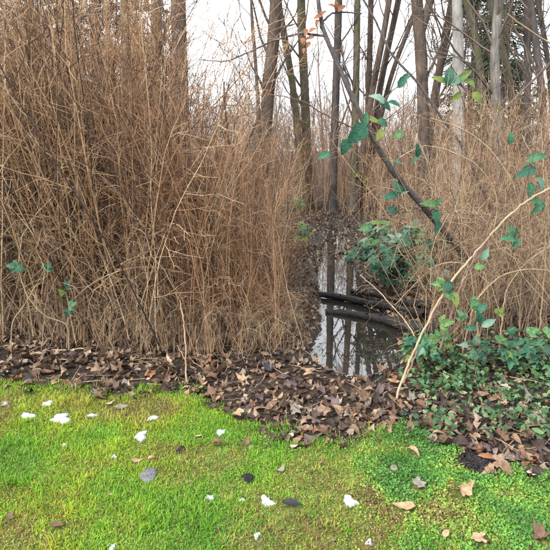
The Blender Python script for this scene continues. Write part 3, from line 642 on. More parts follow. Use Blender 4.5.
stem_thing('bramble_spray', 'bramble spray of big teal leaves twined along the leaning sapling', 'bramble',
    [([(374, 141, 4.04), (367, 128, 3.9), (372, 112, 3.8), (385, 98, 3.8), (400, 84, 3.8), (412, 74, 3.8)], .006, .003, 'dark_stem'), ([(368, 130, 3.85), (352, 138, 3.8), (335, 148, 3.8), (320, 156, 3.8)], .004, .002, 'brown_stem')],
    [(357, 134, 3.7, 26, 225, Bq, 1), (365, 119, 3.75, 15, 80, Bq, 1), (345, 147, 3.75, 17, 250, Bq, 1), (324, 156, 3.75, 14, 200, Bq, 1), (377, 99, 3.7, 17, 150, 'pale_leaf', 1), (385, 106, 3.75, 15, -40, Bq, 1), (394, 104, 3.75, 13, -20, Bq, 1), (404, 80, 3.75, 17, 60, Bq, 1), (373, 121, 3.75, 14, -20, 'yellow_leaf', 1), (383, 123, 3.75, 12, -30, Bq, 1), (380, 135, 3.75, 13, 230, 'yellow_leaf', 1), (398, 135, 3.8, 12, 200, Bq, 1), (417, 150, 3.8, 14, 100, Bq, 1), (416, 160, 3.8, 10, 40, Bq, 1), (397, 162, 3.8, 10, 160, Bq, 1)], seed=2)
stem_thing('bramble_spray', 'bramble spray with leaves hanging off a thin dark stem above the low bramble bush', 'bramble',
    [([(505, 216, 4.6), (460, 214, 4.4), (430, 211, 4.3), (400, 212, 4.3), (375, 220, 4.3), (360, 228, 4.3)], .005, .003, 'dark_stem')],
    [(398, 187, 4.2, 17, 130, Bq, 1), (390, 197, 4.2, 17, 190, Bq, 1), (405, 192, 4.2, 11, 20, 'pale_leaf', 1), (398, 213, 4.25, 15, -140, 'leaf_dummy', 1), (392, 210, 4.2, 13, 160, Bq, 1), (428, 205, 4.2, 19, 170, Bq, 1), (438, 203, 4.2, 14, 60, Bq, 1), (436, 217, 4.2, 16, -80, Bq, 1), (437, 228, 4.25, 17, -100, Bq, 1), (364, 228, 4.2, 13, 200, Bq, 1), (377, 223, 4.25, 12, 10, 'yellow_leaf', 1)][:3] +
    [(392, 210, 4.2, 13, 160, Bq, 1), (428, 205, 4.2, 19, 170, Bq, 1), (438, 203, 4.2, 14, 60, Bq, 1), (436, 217, 4.2, 16, -80, Bq, 1), (437, 228, 4.25, 17, -100, Bq, 1), (364, 228, 4.2, 13, 200, Bq, 1), (377, 223, 4.25, 12, 10, 'yellow_leaf', 1)], seed=3)
stem_thing('bramble_cane', 'long pale arching bramble cane sweeping from right edge down to the litter', 'bramble',
    [([(396, 404, 3.2), (399, 388, 3.25), (410, 360, 3.3), (421, 335, 3.35), (436, 306, 3.4), (452, 280, 3.4), (472, 257, 3.4)], .0085, .0075, 'pale_cane'),
     ([(430, 318, 3.4), (452, 280, 3.41), (478, 250, 3.42), (496, 229, 3.4)], .008, .008, 'purple_cane'),
     ([(490, 236, 3.4), (505, 219, 3.4), (524, 203, 3.4), (545, 190, 3.4), (575, 178, 3.4)], .008, .0065, 'pale_cane'),
     ([(478, 252, 3.45), (468, 272, 3.5), (458, 292, 3.5), (449, 320, 3.52), (440, 350, 3.55)], .0065, .008, 'purple_cane'),
     ([(403, 383, 3.3), (409, 370, 3.32), (417, 352, 3.35)], .008, .005, 'pale_cane')],
    [(440, 284, 3.35, 16, 170, Bq, 0), (447, 287, 3.35, 16, -60, Bq, 0), (455, 300, 3.35, 18, -80, 'yellow_leaf', 1), (450, 297, 3.35, 15, -30, Bq, 1), (485, 254, 3.35, 14, 60, 'pale_leaf', 1), (480, 267, 3.4, 12, 10, Bq, 1), (424, 340, 3.35, 17, 200, Bq, 0), (420, 352, 3.35, 13, 230, 'pale_leaf', 1), (445, 323, 3.4, 18, 20, Bq, 0), (475, 303, 3.5, 16, 0, Bq, 0), (431, 262, 3.5, 11, 110, 'pale_leaf', 1)], ground=True, seed=4)
stem_thing('bramble_cane', 'upright leafy bramble cane at right edge above the long pale cane', 'bramble',
    [([(540, 330, 4.0), (546, 260, 3.95), (545, 210, 3.9), (537, 175, 3.85), (530, 150, 3.85), (522, 135, 3.9)], .007, .003, 'pale_cane')],
    [(537, 158, 3.8, 20, 20, Bq, 1), (526, 173, 3.8, 24, 200, Bq, 1), (510, 138, 3.85, 13, 90, Bq, 1), (540, 185, 3.8, 18, -60, 'pale_leaf', 1), (538, 205, 3.8, 20, 240, Bq, 0), (512, 237, 3.8, 24, 180, Bq, 0), (530, 190, 3.8, 16, 260, Bq, 1), (477, 345, 3.7, 15, 30, Bq, 0)][:7], ground=True, seed=5)
stem_thing('bramble_cane', 'thin green bramble runner standing among the ivy with pale top leaves', 'bramble',
    [([(476, 386, 3.45), (475, 362, 3.45), (473, 335, 3.45), (478, 318, 3.45)], .004, .002, 'brown_stem')],
    [(464, 345, 3.42, 13, 170, 'pale_leaf', 1), (489, 323, 3.42, 17, 30, 'pale_leaf', 1), (474, 340, 3.42, 15, 80, 'pale_leaf', 1), (478, 316, 3.42, 16, 110, Bq, 1), (482, 308, 3.42, 14, 40, Bq, 1), (470, 328, 3.42, 13, 190, Bq, 1)], ground=True, seed=6)
stem_thing('bramble_spray', 'leafy green bramble sprig beside the pale straight trunk', 'bramble',
    [([(470, 145, 5.2), (466, 110, 5.2), (458, 85, 5.2), (448, 72, 5.2)], .006, .003, 'brown_stem')],
    [(449, 76, 5.15, 17, 80, Bq, 1), (456, 80, 5.15, 15, 30, 'pale_leaf', 1), (465, 76, 5.15, 15, 40, 'yellow_leaf', 1), (470, 84, 5.15, 14, -30, 'yellow_leaf', 1), (438, 80, 5.15, 14, 160, 'yellow_leaf', 1), (477, 98, 5.15, 14, -50, 'yellow_leaf', 1), (456, 97, 5.15, 13, -140, 'yellow_leaf', 1), (420, 95, 5.2, 11, 200, 'yellow_leaf', 1)][:7], seed=7)
stem_thing('bramble_cane', 'bramble runner trailing low across the foot of the right thicket', 'bramble',
    [([(440, 352, 3.75), (452, 330, 3.75), (470, 316, 3.75), (495, 318, 3.75), (520, 330, 3.75), (545, 345, 3.7)], .004, .002, 'brown_stem')],
    [(446, 336, 3.7, 13, 200, Bq, 0), (462, 316, 3.7, 14, 120, Bq, 0), (483, 322, 3.7, 14, -60, Bq, 0), (500, 312, 3.7, 12, 60, 'yellow_leaf', 0), (512, 331, 3.7, 13, -80, Bq, 0), (532, 332, 3.7, 14, 40, Bq, 0), (545, 350, 3.7, 13, -60, Bq, 0)], ground=True, seed=71)
stem_thing('bramble_cane', 'bramble cane rising behind the low bramble bush with several teal leaves', 'bramble',
    [([(455, 330, 4.7), (458, 280, 4.6), (450, 250, 4.6), (432, 236, 4.6), (412, 236, 4.6), (392, 244, 4.6), (376, 256, 4.6)], .005, .0025, 'brown_stem')],
    [(462, 255, 4.55, 12, 30, Bq, 0), (446, 240, 4.55, 12, 80, Bq, 0), (430, 244, 4.55, 14, 250, Bq, 0), (417, 230, 4.55, 13, 110, Bq, 0), (405, 243, 4.55, 15, 220, Bq, 0), (394, 238, 4.55, 13, 130, 'pale_leaf', 0), (386, 252, 4.55, 15, 250, Bq, 0), (374, 260, 4.55, 13, 210, Bq, 0), (458, 283, 4.55, 12, -10, Bq, 0)], ground=True, seed=72)
# left side canes
P_ = 'pale_cane'
stem_thing('bramble_cane', 'pale cane looping down at far left with one green leaf tuft', 'bramble', [([(69, 361, 3.95), (69, 340, 3.95), (68, 324, 3.95), (44, 316, 3.92), (27, 297, 3.9), (18, 268, 3.9), (22, 236, 3.9), (36, 214, 3.9), (53, 197, 3.95)], .0058, .003, P_)],
    [(13, 266, 3.87, 14, 170, Bq, 0), (20, 268, 3.87, 12, -20, Bq, 0)], ground=True, seed=8, twigs=5)
stem_thing('bramble_cane', 'pale straight cane crossing the loop at lower left', 'bramble', [([(8, 338, 3.95), (12, 322, 3.95), (27, 301, 3.95), (40, 278, 3.97), (48, 262, 4.0)], .005, .003, P_)], [(47, 267, 3.92, 13, 60, Bq, 0)], ground=True, seed=9)
stem_thing('bramble_cane', 'pale cane arching right across the middle of left thicket', 'bramble', [([(66, 345, 3.98), (68, 318, 3.95), (71, 301, 3.92), (95, 281, 3.9), (120, 270, 3.9), (145, 266, 3.9), (172, 270, 3.92), (200, 277, 3.98)], .0055, .003, P_)],
    [(67, 285, 3.87, 12, 60, Bq, 0), (62, 293, 3.87, 11, 230, 'yellow_leaf', 0), (72, 305, 3.87, 13, 30, Bq, 0), (68, 312, 3.87, 12, 250, Bq, 0)], ground=True, seed=10, twigs=5)
stem_thing('bramble_cane', 'short pale hooked cane in the left thicket above the arching one', 'bramble', [([(40, 340, 4.0), (46, 300, 4.0), (58, 275, 3.97), (71, 257, 3.95), (76, 244, 3.95), (70, 238, 3.95), (60, 239, 3.95)], .0045, .0025, P_)], ground=True, seed=11)
stem_thing('dead_cane', 'pale bleached upright stick at the edge of the lawn', 'stick', [([(187, 389, 3.38), (186, 370, 3.38), (186, 345, 3.4), (183, 318, 3.45), (180, 300, 3.5)], .007, .003, P_), ([(186, 362, 3.38), (181, 352, 3.38), (177, 345, 3.4)], .004, .002, P_)], ground=True, seed=12)
stem_thing('bramble_cane', 'pale drooping cane nearest the puddle, its tip touching the litter', 'bramble', [([(246, 345, 4.3), (240, 260, 4.2), (247, 220, 4.15), (258, 209, 4.1), (270, 212, 4.1), (277, 226, 4.08), (280, 253, 4.05), (287, 289, 4.0), (297, 325, 3.95), (304, 348, 3.92)], .0055, .003, P_)], ground=True, seed=13, twigs=4)
stem_thing('bramble_cane', 'pale drooping cane bending right over the logs', 'bramble', [([(244, 342, 4.35), (244, 250, 4.3), (258, 212, 4.3), (275, 216, 4.35), (291, 228, 4.4), (305, 246, 4.45), (316, 277, 4.5)], .005, .0025, P_)], ground=True, seed=14)
stem_thing('forked_shrub', 'brown forked shrub with V of bare stems left of centre', 'shrub', [([(236, 345, 4.45), (236, 260, 4.4), (237, 205, 4.4), (238, 172, 4.4), (229, 140, 4.4), (225, 112, 4.4), (224, 82, 4.4)], .017, .006, 'brown_stem'), ([(237, 175, 4.4), (246, 148, 4.4), (256, 122, 4.4), (269, 94, 4.4)], .012, .005, 'brown_stem')], ground=True, twigs=12, seed=15)
stem_thing('bare_branch', 'thin dark branch reaching left from the leaning sapling', 'branch', [([(366, 127, 4.02), (358, 130, 4.04), (340, 122, 4.05), (320, 112, 4.05), (303, 101, 4.05), (290, 98, 4.05), (275, 95, 4.05)], .007, .0035, 'brown_stem')], twigs=8, seed=16)
stem_thing('leaning_sapling', 'slim dark sapling slanting up left across the forked tree', 'sapling', [([(520, 300, 6.3), (465, 150, 6.1), (424, 92, 6.0), (417, 81, 6.0), (398, 62, 6.0), (387, 49, 6.0), (380, 30, 6.0), (374, 17, 6.0), (361, -4, 6.0), (340, -40, 6.0)], .022, .009, 'dark_stem')], ground=True, twigs=9, seed=17)
stem_thing('leaning_sapling', 'pale thin sapling reaching in from right edge at top right corner', 'sapling', [([(650, 310, 5.0), (612, 110, 5.0), (562, 50, 5.0), (535, 35, 5.0), (520, 24, 5.0), (507, 14, 5.0)], .016, .006, P_)], ground=True, seed=18)
stem_thing('bare_branch', 'brown branch stretching right from the mossy curving stem', 'branch', [([(492, 16, 12.0), (508, 24, 11.9), (524, 31, 11.8), (545, 52, 11.7)], .03, .014, 'brown_stem')], twigs=8, seed=19)
for k, (lab, pp) in enumerate([
    ('dark upright stem crossing upper left thicket, the longest there', [(92, 345, 4.3), (88, 230, 4.2), (84, 190, 4.2), (70, 106, 4.2), (62, 76, 4.2), (52, 40, 4.2), (42, 8, 4.2), (38, -20, 4.2)]),
    ('dark stem slanting up to the left edge', [(60, 345, 4.2), (48, 190, 4.15), (30, 140, 4.1), (15, 110, 4.1), (-5, 82, 4.1)]),
    ('dark stem leaning left in the middle of left thicket', [(140, 350, 4.3), (136, 220, 4.25), (126, 160, 4.2), (112, 120, 4.2), (100, 80, 4.2), (94, 30, 4.2)]),
    ('dark stem leaning right in left thicket below the brown trunk', [(128, 350, 4.2), (134, 190, 4.2), (146, 130, 4.2), (152, 80, 4.2), (166, 30, 4.2)]),
    ('dark slim stem near far upper left corner', [(40, 345, 4.4), (36, 200, 4.3), (20, 90, 4.3), (12, 50, 4.3), (2, 10, 4.3)])]):
    stem_thing('dark_shrub_stem', lab, 'shrub', [(pp, .012, .006, 'brown_stem')], ground=True, twigs=10, seed=30 + k, group='dark stems in the left thicket')
for k, (lab, pp) in enumerate([
    ('pale cane arching across the upper right thicket', [(520, 332, 4.6), (522, 215, 4.5), (512, 180, 4.4), (496, 155, 4.4), (475, 135, 4.4), (450, 124, 4.4), (430, 118, 4.4)]),
    ('tan cane bowed over the right thicket above the low bramble bush', [(470, 330, 4.5), (500, 200, 4.4), (480, 165, 4.35), (450, 150, 4.3), (425, 143, 4.3), (398, 158, 4.3)]),
    ('tan cane drooping across the right end of the logs', [(480, 345, 4.2), (470, 262, 4.2), (440, 262, 4.3), (418, 280, 4.4), (395, 305, 4.5)]),
    ('straight tan cane slanting from the logs to the long pale cane', [(424, 355, 3.8), (412, 330, 4.0), (400, 315, 4.2), (380, 292, 4.4), (360, 275, 4.6)]),
    ('tan cane looping low at the right edge', [(500, 345, 4.0), (505, 290, 4.0), (525, 262, 4.0), (560, 240, 4.0)]),
    ('tan cane curving from the long pale cane to right edge', [(462, 345, 4.0), (475, 300, 3.9), (500, 275, 3.9), (530, 268, 3.9), (560, 272, 3.9)])]):
    stem_thing('dead_cane', lab, 'dead cane', [(pp, .007, .004, 'pale_cane')], ground=True, twigs=5, seed=50 + k, group='dead canes in the right thicket')

# low bramble bush on the right bank of the ditch
def bramble_bush(label, px, py, Rr, hgt, ncane, nleaf, size, seed, mats=('bramble_leaf',), spread=(1, 1)):
    r_ = random.Random(seed); g = G(px, py); z = h1(*g); root = empty('bramble_bush', (g[0], g[1], z), label, 'bramble')
    nr = np.random.default_rng(seed)
    for k in range(ncane):
        a = r_.uniform(0, 6.283); rr = Rr * r_.uniform(.5, 1); s = np.linspace(0, 1, 9)
        pth = np.stack([rr * s * math.cos(a) * spread[0], rr * s * math.sin(a) * spread[1], hgt * r_.uniform(.6, 1.1) * np.sin(np.pi * s * .8) - .02 * (s == 0)], -1) + nr.normal(0, .012, (9, 3)) * (s > 0)[:, None]
        mb = MB(); mb.tubes(pth, np.linspace(.005, .0025, 9), 5); so = mb.build('stem', M['brown_stem'], root)
        for j in range(nleaf):
            i = r_.uniform(1.5, 7.9); i0 = int(i); p = pth[i0] * (1 - i + i0) + pth[i0 + 1] * (i - i0)
            put('leaf', r_.choice(BLM[r_.choice(mats)]), so, tuple(p), (r_.gauss(.55, .3), r_.gauss(-.05, .3), r_.uniform(0, 6.283)), size * r_.uniform(.7, 1.25), 'ZYX')
bramble_bush('low teal-leaved bramble bush on the right bank beside the logs', 390, 294, .66, .74, 19, 9, .15, 1, (Bq, Bq, Bq, Bq, Bq, 'pale_leaf'), (1, .8))
bramble_bush('small bramble bush with green leaves behind the right end of the logs', 428, 285, .4, .42, 6, 6, .14, 2, (Bq, Bq, 'yellow_leaf'))
bramble_bush('green bramble leaves spilling over ivy under the long pale cane', 440, 372, .42, .26, 7, 6, .10, 3, (Bq, Bq, Bq, 'yellow_leaf'), (1.1, .7))
bramble_bush('green bramble leaves low in ivy towards right edge', 520, 372, .45, .24, 7, 6, .10, 4, (Bq,), (1.1, .7))
bramble_bush('small leafy green plant at left side of the path beyond the puddle', 304, 250, .3, .45, 6, 5, .12, 5, (Bq, 'yellow_leaf'))
bramble_bush('green sprig on left of the path, farther than the leafy plant', 296, 222, .35, .55, 5, 5, .14, 6, (Bq, 'yellow_leaf'))
bramble_bush('yellow-green sprig at the far end of the path', 366, 212, .4, 1.3, 5, 5, .17, 7, ('yellow_leaf',))

# ------------------------------------------------------------------ logs
def log(label, pp, r0_, r1_, seed):
    nr = np.random.default_rng(seed); pts = np.array([[*G(a, b, zz), zz] for a, b, zz in pp]); pth = smooth(pts, 22); off = pth[0].copy()
    rad = np.linspace(r0_, r1_, 22) * (1 + nr.normal(0, .09, 22)); root = empty('fallen_log', tuple(off), label, 'log', 'fallen logs across the water')
    mb = MB(); mb.tubes(pth - off, rad, 14); mb.v[0] = mb.v[0] + nr.normal(0, .0045, mb.v[0].shape); mb.tubes(np.array([pth[0] - off, pth[0] - off + (pth[1] - pth[0]) * .02]), [rad[0] * .98, rad[0] * .1], 14)
    me = mb.build('trunk', M['log'], root)
    for k in range(2):
        i = nr.integers(5, 17); p = pth[i] - off; dv = np.array([nr.normal(0, .3), -.4, .8]); e = p + dv / np.linalg.norm(dv) * rad[i] * nr.uniform(1.3, 1.9)
        mb = MB(); mb.tubes(np.array([p, (p + e) / 2, e]), [rad[i] * .4, rad[i] * .32, rad[i] * .25], 6, cap=True); mb.build('branch_stub', M['log'], root)
log('black wet log lying nearest across the puddle', [(326, 312, -.045), (350, 314, -.04), (385, 320, -.02), (412, 327, .02), (440, 332, .06)], .030, .062, 1)
log('thin black log crossing behind the nearest log, reaching furthest left', [(282, 290, .01), (305, 292, .0), (335, 296, -.015), (365, 302, -.01), (400, 309, .03), (425, 315, .07)], .026, .04, 2)
log('short black log end behind the other two at the right bank', [(352, 291, -.03), (375, 295, .0), (400, 301, .07), (432, 306, .11)], .022, .036, 3)

# ------------------------------------------------------------------ things on the lawn
HOLES = []                                   # (x, y, r): where the grass does not grow through
def blob(name, label, cat, px, py, wpx, hpx, hgt, mat, seed, group=None, n=26, rot=0, rough=1.0):
    nr = np.random.default_rng(seed); g = G(px, py); k = g[1] / FPX / CP
    sx = wpx * k / 2; r = ray(px, py); sy = max(hpx * k / 2 / max(.25, -r[2] / np.linalg.norm(r)), .006) ; z = h1(*g)
    th = np.arange(n) / n * 2 * math.pi; rim = 1 + .28 * np.sin(2 * th + nr.uniform(0, 6)) + .24 * np.sin(3 * th + nr.uniform(0, 6)) + .10 * np.sin(5 * th + nr.uniform(0, 6)) + nr.normal(0, .13, n); rim = np.clip(1 + (rim - 1) * rough, .2, 1.6) * (1 - .15 * rough)
    V = []; rings = [(1.0, -.010), (1.0, .25), (.93, .62), (.75, .88), (.45, 1.0)]
    for f, zz in rings: V += [[sx * rim[j] * f * math.cos(th[j]), sy * rim[j] * f * math.sin(th[j]), zz * hgt * (1 + nr.normal(0, .08)) if zz > 0 else -.012] for j in range(n)]
    V.append([0, 0, hgt]); q = []; 
    for i in range(len(rings) - 1): q += [[i * n + j, i * n + (j + 1) % n, (i + 1) * n + (j + 1) % n, (i + 1) * n + j] for j in range(n)]
    t = [[(len(rings) - 1) * n + j, (len(rings) - 1) * n + (j + 1) % n, len(rings) * n] for j in range(n)]
    mb = MB(); mb.add(np.array(V), q, t); o = mb.build(name, M[mat]); o.location = (g[0], g[1], z + .012); o.rotation_euler = (0, 0, rot)
    HOLES.append((g[0], g[1], min(sx, sy) * .8)); return tag(o, label, cat, group)
SNOW = [(61, 421, 26, 9, 'largest white snow patch at the left of the lawn'), (28, 420, 15, 7, 'narrow snow patch left of the largest one'), (48, 407, 14, 4, 'thin snow sliver at upper left of the lawn'), (92, 417, 12, 4, 'faint snow sliver right of the largest patch'), (6, 408, 9, 3, 'tiny snow sliver touching left edge of the lawn'),
        (141, 438, 17, 9, 'ragged snow patch left of centre near the top of the lawn'), (153, 420, 11, 6, 'small snow patch above the ragged one'), (65, 447, 7, 3, 'speck of snow below the largest patch'), (114, 459, 7, 3, 'speck of snow above left of the grey stone'), (221, 434, 9, 8, 'small round snow lump near the muddy edge'),
        (210, 497, 11, 6, 'small snow lump right of the grey stone, low on the lawn'), (242, 499, 7, 4, 'speck of snow left of the black leaf'), (267, 501, 16, 12, 'bright snow lump just left of the black wet leaf'), (350, 501, 19, 10, 'snow patch right of the black leaf, at centre bottom'), (369, 542, 9, 7, 'small snow lump at bottom edge right of centre'),
        (112, 547, 9, 8, 'small snow lump at bottom edge left of centre'), (257, 536, 8, 7, 'dull snow lump low at bottom centre'), (251, 447, 5, 3, 'speck of snow by the muddy edge')]
for k, (a, b, c, e, lab) in enumerate(SNOW): blob('snow_patch', lab, 'snow patch', a, b, c, e, .005 + .004 * (c > 12), 'snow', 300 + k, 'melting snow patches on the lawn')
blob('flat_stone', 'dark grey flat round stone lying in the grass', 'stone', 149, 477, 18, 15, .02, 'stone', 61, rough=.25)
g = G(477, 463); hp = empty('soil_heap', (g[0], g[1], h1(*g)), 'black crumbly soil heap at the right edge of the litter', 'soil heap')
OCT = (np.array([[1, 0, 0], [-1, 0, 0], [0, 1, 0], [0, -1, 0], [0, 0, 1], [0, 0, -1.]]), np.zeros((0, 4), int), np.array([[0, 2, 4], [2, 1, 4], [1, 3, 4], [3, 0, 4], [2, 0, 5], [1, 2, 5], [3, 1, 5], [0, 3, 5]]), np.zeros(6))
nr = np.random.default_rng(4); K = 700; a = nr.uniform(0, 6.283, K); rr = np.abs(nr.normal(0, .5, K)); cx, cy = .13 * rr * np.cos(a), .10 * rr * np.sin(a)
mb = MB(); scatter(mb, [jit(OCT, .2, q) for q in range(4)], np.column_stack([cx, cy, H(g[0] + cx, g[1] + cy) - h1(*g) + .022 * np.exp(-rr ** 2 * 2) * nr.random(K) + .01]), nr.uniform(0, 6, K), nr.uniform(0, 6, K), nr.uniform(0, 6, K), nr.uniform(.003, .012, K), nr.random(K))
o = mb.build('crumbs', M['black_soil'], hp, smooth=False); o['kind'] = 'stuff'; HOLES.append((g[0], g[1], .10))
blob('soil_clod', 'small dark soil clod in the grass right of centre, above bottom snow', 'soil clod', 248, 478, 14, 8, .012, 'black_soil', 63, rough=.6)
blob('soil_clod', 'small dark soil clod left of centre in the grass', 'soil clod', 181, 451, 10, 6, .010, 'black_soil', 64, rough=.6)
DM = {k: [tmesh('fallen_leaf', tp, M[k]) for tp in DEAD] for k in ('litter', 'leaf_tan', 'leaf_rust', 'leaf_brown', 'leaf_grey', 'leaf_cream', 'leaf_black', 'leaf_dark', 'leaf_mid', 'leaf_plum')}
def fallen(label, px, py, wpx, mat, kind, rz, tilt=(.0, .0), lift=.024, flat=1.0):
    g = G(px, py); k = g[1] / FPX / CP; o = put('fallen_leaf', DM[mat][kind], None, (g[0], g[1], h1(*g) + lift), (tilt[0], tilt[1], R(rz)), (wpx * k * 1.05, wpx * k * 1.05, wpx * k * 1.05 * flat))
    HOLES.append((g[0], g[1], wpx * k * .42)); return tag(o, label, 'leaf', 'fallen leaves on the lawn')
LAWN_LEAVES = [
    ('tan curled leaf right of the centre snow patch', 404, 508, 25, 'leaf_tan', 0, 160, .5), ('orange-tan leaf at the bottom edge right of centre', 481, 541, 26, 'leaf_tan', 7, 170, .5), ('grey dead leaf in the moss left of the soil heap', 418, 487, 19, 'leaf_grey', 8, 20, .5),
    ('pale tan leaf with dark hollow below the soil heap', 459, 495, 28, 'leaf_tan', 9, 10, .6), ('small tan leaf left of the orange-tan one', 446, 536, 12, 'leaf_tan', 2, 60, .6), ('brown crumpled leaf at bottom right corner', 541, 543, 22, 'leaf_brown', 10, 120, .8),
    ('tan leaf just left of the grey stone', 137, 464, 13, 'leaf_tan', 1, 10, .6), ('flat brown leaf low on the left of the lawn', 57, 527, 15, 'leaf_brown', 4, 0, .5), ('brown leaf between snow and litter at upper left', 97, 402, 13, 'leaf_brown', 6, 0, .9),
    ('cream leaf beside the brown one at upper left', 110, 407, 10, 'leaf_cream', 3, 15, .7), ('rust leaf lying on the black soil heap', 485, 461, 17, 'leaf_rust', 5, 170, .5), ('greenish grey leaf at right side of the soil heap', 505, 461, 18, 'leaf_grey', 7, 200, .6),
    ('rust leaf pointing right beyond the soil heap', 530, 461, 23, 'leaf_rust', 0, 25, .6), ('pale tan leaf below the rust leaf near right edge', 531, 478, 14, 'leaf_cream', 6, 40, .6), ('cream round leaf at the muddy edge right of centre', 291, 439, 11, 'leaf_cream', 4, 70, .6),
    ('whitish leaf below the cream round leaf', 294, 449, 9, 'leaf_cream', 1, 0, .5), ('pale grey leaf in the grass above the bright snow lump', 281, 472, 11, 'leaf_grey', 3, 50, .9), ('black wet leaf beside the bright snow lump', 292, 506, 21, 'leaf_black', 4, -20, .45),
    ('tan leaf at the muddy edge left of centre', 240, 420, 17, 'leaf_tan', 6, 160, .7), ('brown leaf near the speck of snow by the mud', 244, 448, 14, 'leaf_brown', 9, 30, .9), ('dark brown leaf in the grass below the small round snow lump', 219, 448, 14, 'leaf_brown', 2, 10, .9),
    ('pale standing leaf in the grass left of the moss', 394, 470, 13, 'leaf_grey', 5, 80, 1.0), ('tan folded leaf at the edge of the moss', 413, 456, 15, 'leaf_tan', 2, -40, .8), ('grey brown leaf at upper lawn beside the snow sliver', 122, 411, 15, 'leaf_grey', 0, 0, .6),
    ('tan leaf by the ragged snow patch', 152, 462, 8, 'leaf_tan', 2, 30, .6), ('small cream leaf on the lawn below the bleached stick', 199, 439, 8, 'leaf_cream', 5, 0, .6), ('dull brown leaf bottom left by the edge', 8, 521, 14, 'leaf_brown', 8, 0, .4)]
for i, (lab, a, b, c, mt, kd, rz, fl) in enumerate(LAWN_LEAVES): fallen(lab, a, b, c, mt, kd, rz, (random.gauss(0, .12), random.gauss(0, .12)), .022 if i not in (10,) else .04, fl)

# ------------------------------------------------------------------ leaf litter
EDGE_IDX = {}
def litter_spot(r_, zone):
    while True:
        if zone == 'left': px = r_.uniform(-5, 215); py = r_.uniform(front_left_y(px) - 4, np.interp(px, [a for a, b in EDGE_PX], [b for a, b in EDGE_PX]) + 3)
        elif zone == 'mud': px = r_.uniform(205, 395); py = r_.uniform(352, np.interp(px, [a for a, b in EDGE_PX], [b for a, b in EDGE_PX]) + 4)
        else: px = r_.uniform(385, 552); py = r_.uniform(385, np.interp(px, [a for a, b in EDGE_PX], [b for a, b in EDGE_PX]) + 6)
        g = G(px, py)
        if h1(*g) > WATER_Z + .01: return g
r_ = random.Random(9)
WHERE = {'left': [(45, 'under the looping pale cane'), (100, 'beside the grey stick'), (160, 'left of the bleached stick'), (999, 'around the bleached stick')],
         'mud': [(250, 'on mud right of the bleached stick'), (300, 'on mud left of the puddle'), (350, 'on mud in front of the puddle'), (999, 'on mud by the long pale cane')],
         'right': [(430, 'by the ivy near the mud'), (490, 'in the litter above the soil heap'), (999, 'at right edge below the ivy')]}
COLOURS = [('leaf_dark', 'dark brown', 7), ('leaf_brown', 'brown', 7), ('leaf_tan', 'tan', 1.6), ('leaf_mid', 'dull tan-brown', 4), ('leaf_grey', 'grey', 2), ('leaf_plum', 'purplish brown', 3), ('leaf_rust', 'rust', 1.2), ('leaf_cream', 'cream', .7), ('leaf_black', 'black', .9)]
for zone, n in (('left', 110), ('mud', 105), ('right', 85)):
    for k in range(n):
        g = litter_spot(r_, zone); s = r_.uniform(.05, .115) * (1.15 if zone == 'right' else 1); px = 275 + FPX * g[0] / (g[1] * CP + CAM_H * SP)
        mk, cn, _ = r_.choices(COLOURS, [c[2] for c in COLOURS])[0]; kd = r_.randrange(len(DEAD)); sz = 'small' if s < .075 else 'large' if s > .10 else 'middling'
        o = put('fallen_leaf', DM[mk][kd], None, (g[0], g[1], h1(*g) + .010 + r_.uniform(0, .012)), (r_.gauss(0, .28), r_.gauss(0, .28), r_.uniform(0, 6.28)), (s, s, s * r_.uniform(.6, 1.1)))
        wh = next(t for lim, t in WHERE[zone] if px < lim)
        tag(o, '%s %s %s leaf %s' % (sz, cn, 'lobed' if kd > 5 else 'oval', wh), 'leaf', {'left': 'litter leaves below the left thicket', 'mud': 'litter leaves on the mud', 'right': 'litter leaves along the ivy'}[zone])
same = {}
for o in [o for o in col.objects if o.get('group', '').startswith('litter leaves')]: same.setdefault(o['label'], []).append(o)
for lab, os_ in same.items():
    if len(os_) > 1:
        for i, o in enumerate(sorted(os_, key=lambda o: o.location.x / o.location.y)): o['label'] = lab + ', %s from left' % ORD[i]
def lawn_side(x, y): return y < edge_y(np.clip(x, -6, 6)) - .01
N = 19000
pts = np.column_stack([rng.uniform(-4.5, 5, N), 2.2 + rng.random(N) ** 1.5 * 7]); k = ~lawn_side(pts[:, 0], pts[:, 1] + np.abs(rng.normal(0, .05, N))); pts = pts[k]
zz = H(pts[:, 0], pts[:, 1]); pf, dp = pool_f(pts[:, 0], pts[:, 1]); k = (zz > WATER_Z + .004) & (rng.random(len(pts)) > pf * .3); pts = pts[k]; zz = zz[k]
far = np.column_stack([rng.uniform(-1.5, 3.5, 4200), rng.uniform(7.5, 16, 4200)]); pts = np.concatenate([pts, far]); zz = np.concatenate([zz, H(far[:, 0], far[:, 1])])
K = len(pts); mb = MB(); scatter(mb, DEAD, np.column_stack([pts, zz + .004]), rng.normal(0, .28, K), rng.normal(0, .28, K), rng.uniform(0, 6.28, K), rng.uniform(.035, .085, K), rng.random(K))
tag(mb.build('leaf_litter', M['litter']), 'carpet of small brown dead leaves under the thickets and along the path', 'leaf litter', kind='stuff')
